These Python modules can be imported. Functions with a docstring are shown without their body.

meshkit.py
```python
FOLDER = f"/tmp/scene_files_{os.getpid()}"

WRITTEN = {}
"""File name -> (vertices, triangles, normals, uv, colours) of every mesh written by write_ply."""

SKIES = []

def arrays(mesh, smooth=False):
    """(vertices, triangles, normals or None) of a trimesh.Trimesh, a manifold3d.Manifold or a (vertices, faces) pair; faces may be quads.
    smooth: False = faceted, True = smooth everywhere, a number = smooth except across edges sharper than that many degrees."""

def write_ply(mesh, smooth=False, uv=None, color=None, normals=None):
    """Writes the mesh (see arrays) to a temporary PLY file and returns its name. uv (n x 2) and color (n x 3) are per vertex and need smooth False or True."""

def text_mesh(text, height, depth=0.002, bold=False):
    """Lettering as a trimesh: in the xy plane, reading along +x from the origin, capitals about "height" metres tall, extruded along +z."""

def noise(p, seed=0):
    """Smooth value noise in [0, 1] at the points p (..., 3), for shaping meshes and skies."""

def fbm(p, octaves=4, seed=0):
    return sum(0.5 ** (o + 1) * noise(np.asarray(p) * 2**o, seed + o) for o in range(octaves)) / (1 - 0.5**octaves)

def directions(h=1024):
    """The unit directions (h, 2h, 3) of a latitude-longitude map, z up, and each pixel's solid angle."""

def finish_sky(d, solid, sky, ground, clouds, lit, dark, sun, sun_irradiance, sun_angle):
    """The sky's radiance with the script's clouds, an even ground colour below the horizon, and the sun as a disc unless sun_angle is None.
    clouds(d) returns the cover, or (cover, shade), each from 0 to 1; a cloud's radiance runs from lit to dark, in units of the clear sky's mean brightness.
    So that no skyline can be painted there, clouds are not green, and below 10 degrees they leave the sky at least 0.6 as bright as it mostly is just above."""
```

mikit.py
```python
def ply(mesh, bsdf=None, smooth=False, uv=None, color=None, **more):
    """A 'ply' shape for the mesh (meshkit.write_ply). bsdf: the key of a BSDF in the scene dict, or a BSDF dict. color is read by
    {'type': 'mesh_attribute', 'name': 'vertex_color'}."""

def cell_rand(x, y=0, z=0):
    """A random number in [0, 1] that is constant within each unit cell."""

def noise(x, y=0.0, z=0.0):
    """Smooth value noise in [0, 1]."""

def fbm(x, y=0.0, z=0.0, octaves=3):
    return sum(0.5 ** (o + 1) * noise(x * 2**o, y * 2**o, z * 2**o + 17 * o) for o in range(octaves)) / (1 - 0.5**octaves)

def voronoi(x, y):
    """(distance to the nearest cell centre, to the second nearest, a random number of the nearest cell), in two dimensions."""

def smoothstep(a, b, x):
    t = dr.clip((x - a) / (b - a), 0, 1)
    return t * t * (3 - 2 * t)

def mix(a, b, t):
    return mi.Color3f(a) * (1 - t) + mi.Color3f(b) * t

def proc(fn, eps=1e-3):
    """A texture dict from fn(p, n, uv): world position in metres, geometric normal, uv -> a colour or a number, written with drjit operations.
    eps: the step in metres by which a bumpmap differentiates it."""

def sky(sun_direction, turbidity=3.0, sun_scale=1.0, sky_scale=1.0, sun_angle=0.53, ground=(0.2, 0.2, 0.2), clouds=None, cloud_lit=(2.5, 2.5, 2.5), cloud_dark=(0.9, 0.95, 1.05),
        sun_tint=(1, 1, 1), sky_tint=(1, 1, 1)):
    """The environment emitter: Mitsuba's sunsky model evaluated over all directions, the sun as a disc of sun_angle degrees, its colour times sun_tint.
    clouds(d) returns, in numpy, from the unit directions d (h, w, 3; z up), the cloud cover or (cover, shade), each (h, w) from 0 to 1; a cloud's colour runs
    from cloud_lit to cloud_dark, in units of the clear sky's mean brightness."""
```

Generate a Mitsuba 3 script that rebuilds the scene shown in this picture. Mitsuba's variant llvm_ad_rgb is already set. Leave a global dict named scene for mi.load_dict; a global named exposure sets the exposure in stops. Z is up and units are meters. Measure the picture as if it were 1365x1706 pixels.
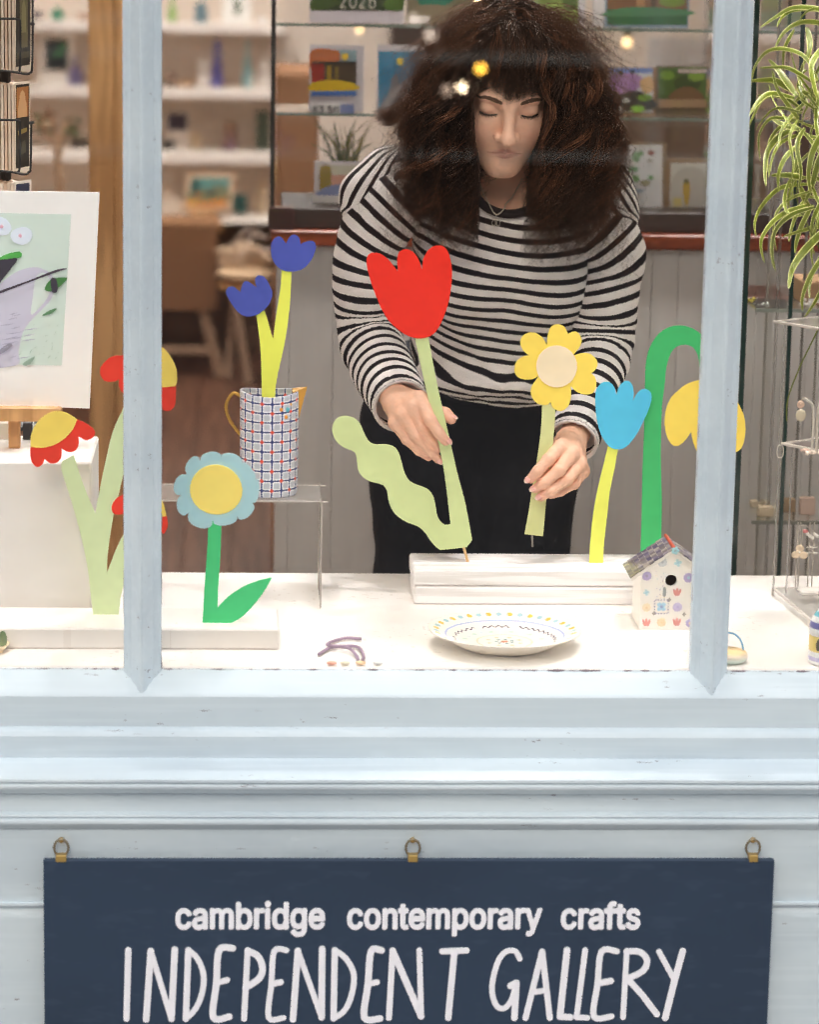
import math
import numpy as np, trimesh, drjit as dr, mitsuba as mi, mikit, meshkit
from shapely.geometry import Polygon, LineString, Point, box as sbox
from shapely.ops import unary_union
from mikit import noise, fbm, smoothstep

# ------------------------------------------------------------------ camera, light, exposure
W, H, F = 1365.0, 1706.0, 4834.0                     # photograph's size, focal length in its pixels
CAM = np.array([0.0, -4.0, 1.74]); YAW, PITCH, ROLL = np.radians([3.3, 11.57, 1.04])
FW = np.array([math.sin(YAW) * math.cos(PITCH), math.cos(YAW) * math.cos(PITCH), -math.sin(PITCH)])
_r = np.array([math.cos(YAW), -math.sin(YAW), 0.0]); _u = np.cross(_r, FW)
RT, UP = math.cos(ROLL) * _r + math.sin(ROLL) * _u, math.cos(ROLL) * _u - math.sin(ROLL) * _r
T = mi.ScalarTransform4f
scene, labels = {}, {}
scene['camera'] = {'type': 'thinlens', 'fov': 2 * math.degrees(math.atan(W / 2 / F)), 'fov_axis': 'x', 'near_clip': 0.05, 'far_clip': 1000.0,
                   'aperture_radius': 0.0128, 'focus_distance': 4.47,
                   'to_world': T().look_at(origin=CAM.tolist(), target=(CAM + FW).tolist(), up=UP.tolist())}
scene['daylight'] = mikit.sky((-0.15, -0.72, 0.68), turbidity=3, sun_scale=0.18, sun_angle=26, clouds=lambda d: 1.0, cloud_lit=(2.37, 2.5, 2.66), sun_tint=(0.92, 1.0, 1.1))
exposure = 2.35
LAMP = np.array([1.0, 0.975, 0.93])                    # warm white of the shop's lamps

# ------------------------------------------------------------------ materials
def S(r, g, b):
    c = np.array([r, g, b]) / 255.0
    return np.where(c <= 0.04045, c / 12.92, ((c + 0.055) / 1.055) ** 2.4)
def C3(c): return mi.Color3f(*[float(x) for x in c]) if isinstance(c, (np.ndarray, list, tuple)) else c
def mix(a, b, t): return C3(a) * (1 - t) + C3(b) * t
def rgb(c): return {'type': 'rgb', 'value': [float(x) for x in c]}
VC = {'type': 'mesh_attribute', 'name': 'vertex_color'}
def pr(name, base, rough, two=True, **k):
    d = {'type': 'principled', 'base_color': base, 'roughness': rough, **k}
    scene[name] = {'type': 'twosided', 'bsdf': d} if two else d
def bump(name, base, rough, fn, scale=1.0, eps=5e-4, **k):
    scene[name] = {'type': 'twosided', 'bsdf': {'type': 'bumpmap', 'arbitrary': mikit.proc(fn, eps), 'scale': scale,
                   'bsdf': {'type': 'principled', 'base_color': base, 'roughness': rough, **k}}}
pr('matte', VC, 0.85, specular=0.3)
pr('satin', VC, 0.45)
pr('gloss', VC, 0.12, specular=0.55)
pr('print', VC, 0.55, specular=0.4)
pr('brass', VC, 0.28, metallic=0.9)
pr('hair', VC, 0.38, specular=0.35, spec_tint=0.7)
scene['leaf'] = {'type': 'twosided', 'bsdf': {'type': 'principled', 'base_color': VC, 'roughness': 0.4, 'specular': 0.5}}
bump('skin', VC, 0.5, lambda p, n, uv: 0.00022 * fbm(p.x * 700, p.y * 700, p.z * 700, 2) + 0.0006 * fbm(p.x * 160, p.y * 160, p.z * 160, 2), eps=4e-4, specular=0.42)
bump('paper', VC, 0.62, lambda p, n, uv: 0.0001 * fbm(p.x * 420, p.y * 420, p.z * 420, 3) + 0.0007 * noise(p.x * 26, p.y * 20, p.z * 26), specular=0.35)
def facade(p, n, uv):
    g = fbm(p.x * 3.1, p.y * 9, p.z * 9, 4)
    fine = fbm(p.x * 60, p.y * 210, p.z * 210, 3)
    base = mix(S(194, 206, 215), S(205, 216, 223), smoothstep(0.3, 0.7, g))
    base = mix(base, S(214, 224, 231), 0.25 * smoothstep(0.45, 0.75, fbm(p.x * 5, p.y * 140, p.z * 140, 3)))
    chip = smoothstep(0.72, 0.78, fine) * smoothstep(0.55, 0.7, noise(p.x * 7, p.y * 30, p.z * 30))
    return mix(base, S(120, 112, 120), 0.75 * chip)
bump('facade_paint', mikit.proc(facade), 0.42, lambda p, n, uv: 0.0012 * fbm(p.x * 12, p.y * 50, p.z * 50, 3) + 0.0002 * noise(p.x * 300, p.y * 300, p.z * 300), specular=0.45)
def counter_c(p, n, uv):
    g = fbm(p.x * 5, p.y * 5, p.z * 5, 4)
    c = mix(S(222, 216, 210), S(232, 228, 224), smoothstep(0.3, 0.7, g))
    spot = smoothstep(0.86, 0.9, noise(p.x * 130, p.y * 130, 3.0)) * smoothstep(0.6, 0.7, noise(p.x * 9, p.y * 9, 8.0))
    return mix(c, S(205, 196, 188), 0.5 * spot)
bump('white_board', mikit.proc(counter_c), 0.5, lambda p, n, uv: 0.0005 * fbm(p.x * 40, p.y * 14, p.z * 40, 3), specular=0.4)
def beam_c(p, n, uv):
    g = fbm(p.x * 7, p.y * 120, p.z * 120, 4)
    return mix(S(226, 221, 218), S(243, 240, 239), smoothstep(0.32, 0.6, g))
bump('whitewash', mikit.proc(beam_c), 0.6, lambda p, n, uv: 0.0006 * fbm(p.x * 9, p.y * 150, p.z * 150, 3), specular=0.35)
def plank_c(p, n, uv):
    g = fbm(p.x * 60, p.y * 3, 0.0, 4); k = mikit.cell_rand(dr.floor(p.x / 0.13), 3, 1)
    return mix(S(74, 48, 36), S(108, 74, 56), smoothstep(0.25, 0.75, g) * 0.6 + 0.4 * k)
scene['floor_wood'] = {'type': 'twosided', 'bsdf': {'type': 'principled', 'base_color': mikit.proc(plank_c), 'roughness': 0.4}}
def wood_c(p, n, uv):
    g = fbm(p.x * 55, p.y * 55, p.z * 3.5, 4)
    return mix(S(176, 128, 80), S(212, 164, 110), smoothstep(0.3, 0.7, g))
scene['pale_wood'] = {'type': 'twosided', 'bsdf': {'type': 'principled', 'base_color': mikit.proc(wood_c), 'roughness': 0.42}}
def mahog_c(p, n, uv):
    g = fbm(p.x * 4, p.y * 60, p.z * 60, 4)
    return mix(S(88, 36, 20), S(142, 66, 38), smoothstep(0.3, 0.7, g))
scene['mahogany'] = {'type': 'twosided', 'bsdf': {'type': 'principled', 'base_color': mikit.proc(mahog_c), 'roughness': 0.3}}
def greyboard(p, n, uv):
    g = fbm(p.x * 40, p.y * 10, p.z * 3, 3)
    return mix(S(186, 180, 176), S(200, 194, 190), g)
scene['grey_paint'] = {'type': 'twosided', 'bsdf': {'type': 'principled', 'base_color': mikit.proc(greyboard), 'roughness': 0.5}}
def wall_c(p, n, uv):
    return mix(S(222, 208, 194), S(232, 220, 208), fbm(p.x * 1.6, p.y * 1.6, p.z * 1.6, 3))
scene['wall_paint'] = {'type': 'twosided', 'bsdf': {'type': 'principled', 'base_color': mikit.proc(wall_c), 'roughness': 0.8}}
def board_c(p, n, uv):
    g = fbm(p.x * 4, p.z * 6, 0.0, 4); sm = fbm(p.x * 30, p.z * 90, 5.0, 3)
    c = mix(S(36, 53, 75), S(40, 58, 81), smoothstep(0.3, 0.75, g))
    return mix(c, S(84, 100, 122), 0.10 * smoothstep(0.6, 0.85, sm))
scene['chalkboard'] = {'type': 'twosided', 'bsdf': {'type': 'principled', 'base_color': mikit.proc(board_c), 'roughness': 0.6}}
def ground_c(p, n, uv):
    g = fbm(p.x * 2, p.y * 2, 0.0, 4)
    return mix(S(142, 139, 136), S(168, 164, 160), g)
scene['paving'] = {'type': 'twosided', 'bsdf': {'type': 'principled', 'base_color': mikit.proc(ground_c), 'roughness': 0.8}}
def asphalt_c(p, n, uv):
    return mix(S(52, 52, 54), S(74, 73, 74), fbm(p.x * 2, p.y * 2, 0.0, 4))
scene['asphalt'] = {'type': 'twosided', 'bsdf': {'type': 'principled', 'base_color': mikit.proc(asphalt_c), 'roughness': 0.85}}
def stripes(p, n, uv):
    wob = 0.07 * (fbm(p.x * 22, p.y * 22, p.z * 22, 2) - 0.5)
    t = uv.x + wob
    t = t - dr.floor(t)
    a = smoothstep(0.05, 0.095, t) * (1 - smoothstep(0.475, 0.52, t))
    weave = 0.9 + 0.2 * noise(p.x * 900, p.y * 900, p.z * 900)
    return mix(S(226, 219, 216), S(24, 18, 22), a) * weave
bump('striped_jersey', mikit.proc(stripes), 0.85, lambda p, n, uv: 0.0004 * noise(p.x * 700, p.y * 700, p.z * 700), specular=0.25, sheen=0.3)
bump('black_denim', rgb(S(24, 25, 32)), 0.75, lambda p, n, uv: 0.006 * fbm(p.x * 11, p.y * 11, p.z * 26, 3), eps=2e-3, specular=0.25)
def jug_c(p, n, uv):
    u, v = uv.x, uv.y
    fu, fv = u - dr.floor(u + 0.5), v - dr.floor(v + 0.5)
    beadv, beadu = dr.abs(dr.sin(v * math.pi * 4.0)), dr.abs(dr.sin(u * math.pi * 4.0))
    lu = (dr.abs(fu) < 0.045 + 0.05 * beadv) & (dr.abs(fv) > 0.0)
    lv = dr.abs(fv) < 0.045 + 0.05 * beadu
    sq = dr.maximum(dr.abs(dr.abs(fu) - 0.5), dr.abs(dr.abs(fv) - 0.5)) < 0.3
    c = dr.select(sq, C3(S(196, 199, 208)), C3(S(238, 237, 240)))
    c = dr.select(lu | lv, C3(S(52, 62, 120)), c)
    par = dr.floor(u + 0.5) + dr.floor(v + 0.5)
    odd = dr.abs(par - 2 * dr.floor(par / 2)) > 0.5
    x = dr.maximum(dr.abs(fu), dr.abs(fv)) < 0.2
    x = x & (dr.minimum(dr.abs(fu), dr.abs(fv)) < 0.075)
    return dr.select(odd & x, C3(S(226, 74, 52)), c)
scene['jug_glaze'] = {'type': 'twosided', 'bsdf': {'type': 'principled', 'base_color': mikit.proc(jug_c), 'roughness': 0.18}}
def plate_c(p, n, uv):
    x, y = uv.x, uv.y
    r, a = dr.sqrt(x * x + y * y), dr.atan2(y, x)
    c = C3(S(246, 240, 228))
    def dots(c, r0, w, count, size, col, ph=0.0):
        t = a / (2 * math.pi) * count + ph
        ft = t - dr.floor(t) - 0.5
        d = dr.sqrt(dr.square(ft * 2 * math.pi * r0 / count) + dr.square(r - r0))
        return dr.select(d < size, C3(col), c)
    c = dots(c, 0.90, 0, 20, 0.040, S(240, 192, 92))
    c = dots(c, 0.90, 0, 20, 0.040, S(176, 206, 212), 0.5); c = dots(c, 0.90, 0, 40, 0.014, S(206, 214, 206), 0.25)
    c = dr.select(dr.abs(r - 0.775) < 0.012, C3(S(190, 198, 228)), c)
    zig = (dr.abs(r - 0.66 - 0.016 * dr.sin(a * 44)) < 0.010) & (noise(a * 9, r * 3) > 0.3)
    c = dr.select(zig, C3(S(104, 88, 112)), c)
    c = dots(c, 0.52, 0, 12, 0.036, S(206, 226, 212)); c = dots(c, 0.52, 0, 12, 0.03, S(214, 224, 230), 0.5)
    c = dr.select(dr.abs(r - 0.36) < 0.012, C3(S(242, 222, 194)), c)
    c = dots(c, 0.22, 0, 8, 0.032, S(238, 208, 172)); c = dots(c, 0.11, 0, 7, 0.026, S(140, 166, 166)); 
    return dr.select(r < 0.05, C3(S(222, 150, 118)), c)
scene['plate_glaze'] = {'type': 'twosided', 'bsdf': {'type': 'principled', 'base_color': mikit.proc(plate_c), 'roughness': 0.16}}
scene['window_glass'] = {'type': 'thindielectric', 'int_ior': 1.5}
scene['acrylic'] = {'type': 'blendbsdf', 'weight': 0.2, 'a': {'type': 'thindielectric', 'int_ior': 1.49, 'specular_transmittance': {'type': 'rgb', 'value': [0.93, 0.93, 0.92]}}, 'b': {'type': 'twosided', 'bsdf': {'type': 'principled', 'base_color': rgb(S(196, 190, 184)), 'roughness': 0.4}}}
scene['green_glass'] = {'type': 'thindielectric', 'int_ior': 1.5, 'specular_transmittance': {'type': 'rgb', 'value': [0.86, 0.9, 0.87]}}

# ------------------------------------------------------------------ helpers
def ray(px, py): return FW + RT * ((px - W / 2) / F) - UP * ((py - H / 2) / F)
def P(px, py, y):                                    # the point of the upright plane at depth y that the photograph shows there
    r = ray(px, py); return CAM + r * ((y - CAM[1]) / r[1])
def Pz(px, py, z):                                   # the same on the level plane at height z
    r = ray(px, py); return CAM + r * ((z - CAM[2]) / r[2])
def numbered(name):
    if name not in used: used.add(name); return name
    k = 1
    while f'{name}_{k:03d}' in used: k += 1
    used.add(f'{name}_{k:03d}'); return f'{name}_{k:03d}'
used = set()
def thing(name, label, cat, group=None):
    k = numbered(name); labels[k] = {'label': label, 'category': cat}
    if group: labels[k]['group'] = group
    return k
def tri(m):
    if isinstance(m, list): m = trimesh.util.concatenate(m)
    if hasattr(m, 'to_mesh'): 
        q = m.to_mesh(); m = trimesh.Trimesh(q.vert_properties[:, :3], q.tri_verts, process=False)
    return m
def put(name, mesh, mat, parent=None, color=None, smooth=False, uv=None, label=None, kind=None, cat=None, group=None, **more):
    """One entry of the scene; color: one colour or a function of the vertices."""
    k = numbered(f'{parent}__{name}' if parent else name)
    m = tri(mesh)
    if color is not None or uv is not None:
        if smooth not in (False, True):
            m = trimesh.graph.smooth_shade(m, angle=np.radians(smooth), facet_minarea=None); smooth = True
        v = np.asarray(m.vertices)
        if callable(color): color = color(v)
        if callable(uv): uv = uv(v)
        if color is not None: color = np.broadcast_to(np.asarray(color, float), (len(v), 3))
    scene[k] = mikit.ply(m, mat, smooth=smooth, uv=uv, color=color, **more)
    d = {}
    if label: d['label'] = label
    if kind: d['kind'] = kind
    if cat: d['category'] = cat
    if group: d['group'] = group
    if d: labels.setdefault(k, {}).update(d)
    return k
def bx(lo, hi, r=0.0):
    lo, hi = np.minimum(lo, hi), np.maximum(lo, hi)
    if r <= 0:
        m = trimesh.creation.box(hi - lo); m.apply_translation((lo + hi) / 2); return m
    c = []
    for k in range(3):                               # chamfered box: hull of three shrunk boxes
        s = np.array([r, r, r]); s[k] = 0
        b = trimesh.creation.box(np.maximum(hi - lo - 2 * s, 1e-5)); b.apply_translation((lo + hi) / 2); c.append(b.vertices)
    return trimesh.convex.convex_hull(np.vstack(c))
def cr(pts, n=6, closed=True):                       # Catmull-Rom through the points
    p = np.asarray(pts, float); N = len(p); out = []
    for i in range(N if closed else N - 1):
        if closed: a, b, c, d = p[i - 1], p[i], p[(i + 1) % N], p[(i + 2) % N]
        else: a, b, c, d = p[max(i - 1, 0)], p[i], p[i + 1], p[min(i + 2, N - 1)]
        for t in np.arange(n) / n:
            out.append(0.5 * (2 * b + (c - a) * t + (2 * a - 5 * b + 4 * c - d) * t * t + (3 * b - a - 3 * c + d) * t ** 3))
    if not closed: out.append(p[-1])
    return np.array(out)
def sharp(pts, corners, n=6):                        # spline outline with sharp corners at the given indices
    pts = list(map(tuple, pts)); N = len(pts); cs = sorted(corners); out = []
    for a, b in zip(cs, cs[1:] + [cs[0] + N]):
        seg = [pts[i % N] for i in range(a, b + 1)]
        out += list(cr(seg, n, False)[:-1])
    return np.array(out)
def upright(poly2d, y, thick):                       # polygon in x-z, extruded; its front face lies at y - thick
    out = []
    for g in getattr(poly2d, 'geoms', [poly2d]):
        if g.area < 1e-9: continue
        m = trimesh.creation.extrude_polygon(g, thick, engine='earcut')
        v = m.vertices.copy(); m.vertices = np.stack([v[:, 0], y - v[:, 2], v[:, 1]], 1); out.append(m)
    return trimesh.util.concatenate(out)
def outline(px_pts, y):                              # photograph outline -> polygon on the upright plane at y
    q = np.array([P(a, b, y) for a, b in px_pts])
    g = Polygon(q[:, [0, 2]])
    g = g.simplify(0.00012)
    return g if g.is_valid else g.buffer(0)
def tube(pts, r, n=8, closed=False, caps=True):
    p = np.asarray(pts, float); N = len(p); rr = np.broadcast_to(np.asarray(r, float), (N,))
    t = np.roll(p, -1, 0) - np.roll(p, 1, 0) if closed else np.gradient(p, axis=0)
    t /= np.linalg.norm(t, axis=1, keepdims=True) + 1e-12
    a = np.cross(t[0], [0, 0, 1.0] if abs(t[0][2]) < 0.9 else [1.0, 0, 0]); fr = []
    for i in range(N):
        a = a - t[i] * (a @ t[i]); a /= np.linalg.norm(a) + 1e-12; fr.append((a.copy(), np.cross(t[i], a)))
    ang = np.arange(n) * 2 * np.pi / n
    v = np.array([p[i] + rr[i] * (np.cos(ang)[:, None] * fr[i][0] + np.sin(ang)[:, None] * fr[i][1]) for i in range(N)]).reshape(-1, 3)
    f = []
    for i in range(N if closed else N - 1):
        j = (i + 1) % N
        for k in range(n):
            q = (k + 1) % n; f += [[i * n + k, i * n + q, j * n + q], [i * n + k, j * n + q, j * n + k]]
    if caps and not closed:
        v = np.vstack([v, p[:1], p[-1:]])
        for k in range(n):
            f += [[N * n, (k + 1) % n, k], [N * n + 1, (N - 1) * n + k, (N - 1) * n + (k + 1) % n]]
    return trimesh.Trimesh(v, f, process=False)
def lathe(prof, c, n=40):                            # profile (radius, height) turned about the upright axis at c
    prof = np.asarray(prof, float); ang = np.arange(n) * 2 * np.pi / n; v, f = [], []
    for r, z in prof: v += [[c[0] + r * math.cos(a), c[1] + r * math.sin(a), c[2] + z] for a in ang]
    for i in range(len(prof) - 1):
        for k in range(n):
            q = (k + 1) % n; f += [[i * n + k, i * n + q, (i + 1) * n + q], [i * n + k, (i + 1) * n + q, (i + 1) * n + k]]
    m = trimesh.Trimesh(v, f, process=True); return m
def ball(c, r, sub=2):
    m = trimesh.creation.icosphere(subdivisions=sub); m.vertices = m.vertices * np.asarray(r) + np.asarray(c); return m
def disc_poly(cx, cy, rx, ry=None, n=40, wob=0.0, seed=0):
    a = np.arange(n) * 2 * np.pi / n
    w = 1 + wob * np.sin(a * 2 + seed) + wob * 0.6 * np.sin(a * 3 + 2 * seed)
    return np.stack([cx + rx * w * np.cos(a), cy + (ry or rx) * w * np.sin(a)], 1)
def quad_px(x0, y0, x1, y1): return [(x0, y0), (x1, y0), (x1, y1), (x0, y1)]
def art(parent, y, layers, name='picture', mat='print', start=0.0006):
    """Flat print: thin layers of colour in pixel outlines on the upright plane at y, each 0.3 mm before the last."""
    ms, cs = [], []
    for i, (pts, col) in enumerate(layers):
        g = outline(pts, y)
        if g.is_empty or g.area < 1e-8: continue
        m = upright(g, y - i * 0.0003, start); ms.append(m); cs.append(np.tile(np.asarray(col, float), (len(m.vertices), 1)))
    return put(name, trimesh.util.concatenate(ms), mat, parent, color=np.vstack(cs))
def quad_mesh(a, b, c, d): return trimesh.Trimesh([a, b, c, d], [[0, 1, 2], [0, 2, 3]], process=False)
def words(text, height, x, y, z, depth=0.0008, bold=False, width=None):
    m = meshkit.text_mesh(text, height, depth, bold); v = m.vertices.copy()
    v[:, 0] -= v[:, 0].min()
    if width: v[:, 0] *= width / np.ptp(v[:, 0])
    m.vertices = np.stack([x + v[:, 0], y - v[:, 2], z + v[:, 1]], 1); return m
def nets(fn, lo, hi, h):
    """Surface nets: the zero surface of fn (vectorised over points) on a grid of step h."""
    lo = np.asarray(lo, float); n = np.ceil((np.asarray(hi) - lo) / h).astype(int) + 1
    ax = [lo[k] + h * np.arange(n[k]) for k in range(3)]
    G = np.stack(np.meshgrid(*ax, indexing='ij'), -1).reshape(-1, 3)
    D = np.concatenate([fn(c) for c in np.array_split(G, max(1, len(G) // 400000))]).reshape(n)
    for k in range(3):                               # closed at the edge of the grid
        for e in (0, -1):
            q = [slice(None)] * 3; q[k] = e; D[tuple(q)] = np.maximum(D[tuple(q)], 0.3 * h)
    s = D < 0
    cn = [(i, j, k) for i in (0, 1) for j in (0, 1) for k in (0, 1)]
    sl = lambda A, c: A[c[0]:n[0] - 1 + c[0], c[1]:n[1] - 1 + c[1], c[2]:n[2] - 1 + c[2]]
    cnt = sum(sl(s, c).astype(int) for c in cn); mixed = (cnt > 0) & (cnt < 8)
    idx = np.argwhere(mixed); num = -np.ones(mixed.shape, int); num[mixed] = np.arange(len(idx))
    acc, w = np.zeros((len(idx), 3)), np.zeros(len(idx))
    for a in range(8):
        for b in range(a + 1, 8):
            if sum(abs(x - y) for x, y in zip(cn[a], cn[b])) != 1: continue
            da, db = sl(D, cn[a])[mixed], sl(D, cn[b])[mixed]; x = (da < 0) != (db < 0)
            t = np.where(x, da / np.where(x, da - db, 1), 0)
            acc += x[:, None] * (np.array(cn[a]) + t[:, None] * (np.array(cn[b]) - np.array(cn[a]))); w += x
    V = lo + h * (idx + acc / w[:, None]); Fc = []
    for ax_ in range(3):
        b, c = [(1, 2), (2, 0), (0, 1)][ax_]
        d = [0, 0, 0]; d[ax_] = 1
        A = s[tuple(slice(1, n[k] - 1) if k != ax_ else slice(0, n[k] - 1) for k in range(3))]
        B = s[tuple(slice(1, n[k] - 1) if k != ax_ else slice(1, n[k]) for k in range(3))]
        e = np.argwhere(A != B); fl = A[A != B]
        e = e + np.array([1 if k != ax_ else 0 for k in range(3)])
        eb, ec = np.eye(3, dtype=int)[b], np.eye(3, dtype=int)[c]
        q = [num[tuple((e - x).T)] for x in (eb + ec, ec, 0 * eb, eb)]
        Q = np.stack(q, 1); Q = np.where(fl[:, None], Q, Q[:, ::-1]); Fc.append(Q)
    Q = np.vstack(Fc); Q = Q[(Q >= 0).all(1)]
    return trimesh.Trimesh(V, np.vstack([Q[:, [0, 1, 2]], Q[:, [0, 2, 3]]]), process=False)
def cap(p, a, b, ra, rb):
    a, b = np.asarray(a, float), np.asarray(b, float); d = b - a
    t = np.clip(((p - a) @ d) / (d @ d + 1e-12), 0, 1)
    return np.linalg.norm(p - a - t[:, None] * d, axis=1) - (ra + (rb - ra) * t)
def ell(p, c, r):
    q = (p - np.asarray(c)); r = np.asarray(r, float)
    k0 = np.linalg.norm(q / r, axis=1); k1 = np.linalg.norm(q / (r * r), axis=1); return k0 * (k0 - 1) / (k1 + 1e-9)
def smin(a, b, k):
    h = np.clip(0.5 + 0.5 * (b - a) / k, 0, 1); return b + (a - b) * h - k * h * (1 - h)
def smax(a, b, k): return -smin(-a, -b, k)
def chain(p, pts, rs, k=0.01):
    d = None
    for i in range(len(pts) - 1):
        e = cap(p, pts[i], pts[i + 1], rs[i], rs[i + 1]); d = e if d is None else smin(d, e, k)
    return d
def shrink(m, n=6):                                  # Taubin smoothing
    from scipy.sparse import coo_matrix
    v, f = np.array(m.vertices), np.asarray(m.faces); e = np.vstack([f[:, [0, 1]], f[:, [1, 2]], f[:, [2, 0]]]); e = np.vstack([e, e[:, ::-1]])
    A = coo_matrix((np.ones(len(e)), (e[:, 0], e[:, 1])), shape=(len(v), len(v))).tocsr(); A.data[:] = 1
    deg = np.maximum(np.asarray(A.sum(1)).ravel(), 1)[:, None]
    for k in range(2 * n): v = v + (0.5, -0.52)[k % 2] * (A @ v / deg - v)
    return trimesh.Trimesh(v, f, process=False)
# ------------------------------------------------------------------ setting: ground, room, shop front
Z0 = float(P(682, 1113, 0)[2])                       # top of the display counter, level with the foot of the glass
FLOOR = 0.04; ZH = 2.30                               # head of the window
put('ground', bx([-300, -300, -0.3], [300, 300, -0.16]), 'asphalt', kind='structure')
put('pavement', bx([-40, -3.0, -0.159], [40, -0.10, -0.01]), 'paving', kind='structure')
fl = put('floor', bx([-2.6, 0.02, -0.10], [3.2, 8.2, FLOOR - 0.012]), 'floor_wood', kind='structure', label='brown wooden plank floor of the shop')
for i in range(26):
    x = -1.6 + 0.13 * i
    put('plank', bx([x + 0.002, 0.6, FLOOR - 0.0115], [x + 0.128, 7.655, FLOOR], 0.002), 'floor_wood', fl)
ob = thing('opposite_building', 'low brown brick building across the street', 'building')
put('wall', bx([-22, -13.6, -0.158], [22, -13.0, 6.2]), 'matte', ob, color=S(112, 88, 74))
for z_, h_ in ((0.36, 0.05), (0.92, 0.06)): put('added_streak_band', bx([-22, -12.99, z_], [22, -12.95, z_ + h_]), 'matte', ob, color=S(214, 206, 194))  # pale bands added so the window mirrors faint streaks
put('cornice', bx([-22, -12.99, 6.0], [22, -12.8, 6.2]), 'matte', ob, color=S(190, 184, 174))
for i in range(11):
    for j in range(2):
        w_ = put('window', bx([-19.6 + 3.8 * i - 0.6, -12.99, 1.1 + 2.9 * j], [-19.6 + 3.8 * i + 0.6, -12.93, 2.8 + 2.9 * j]), 'satin', ob, color=S(206, 204, 198))
        put('pane', bx([-19.6 + 3.8 * i - 0.52, -12.929, 1.18 + 2.9 * j], [-19.6 + 3.8 * i + 0.52, -12.92, 2.72 + 2.9 * j]), 'gloss', w_, color=S(40, 44, 50))
put('ceiling', bx([-2.6, 0.02, 2.75], [3.2, 8.2, 2.85]), 'matte', color=S(225, 218, 208), kind='structure')
put('back_wall', bx([-2.6, 7.66, FLOOR], [3.2, 8.2, 2.75]), 'wall_paint', kind='structure')
put('left_wall', bx([-2.7, 0.02, FLOOR], [-2.6, 8.2, 2.75]), 'wall_paint', kind='structure')
put('right_wall', bx([3.2, 0.02, FLOOR], [3.3, 8.2, 2.75]), 'wall_paint', kind='structure')

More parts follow.
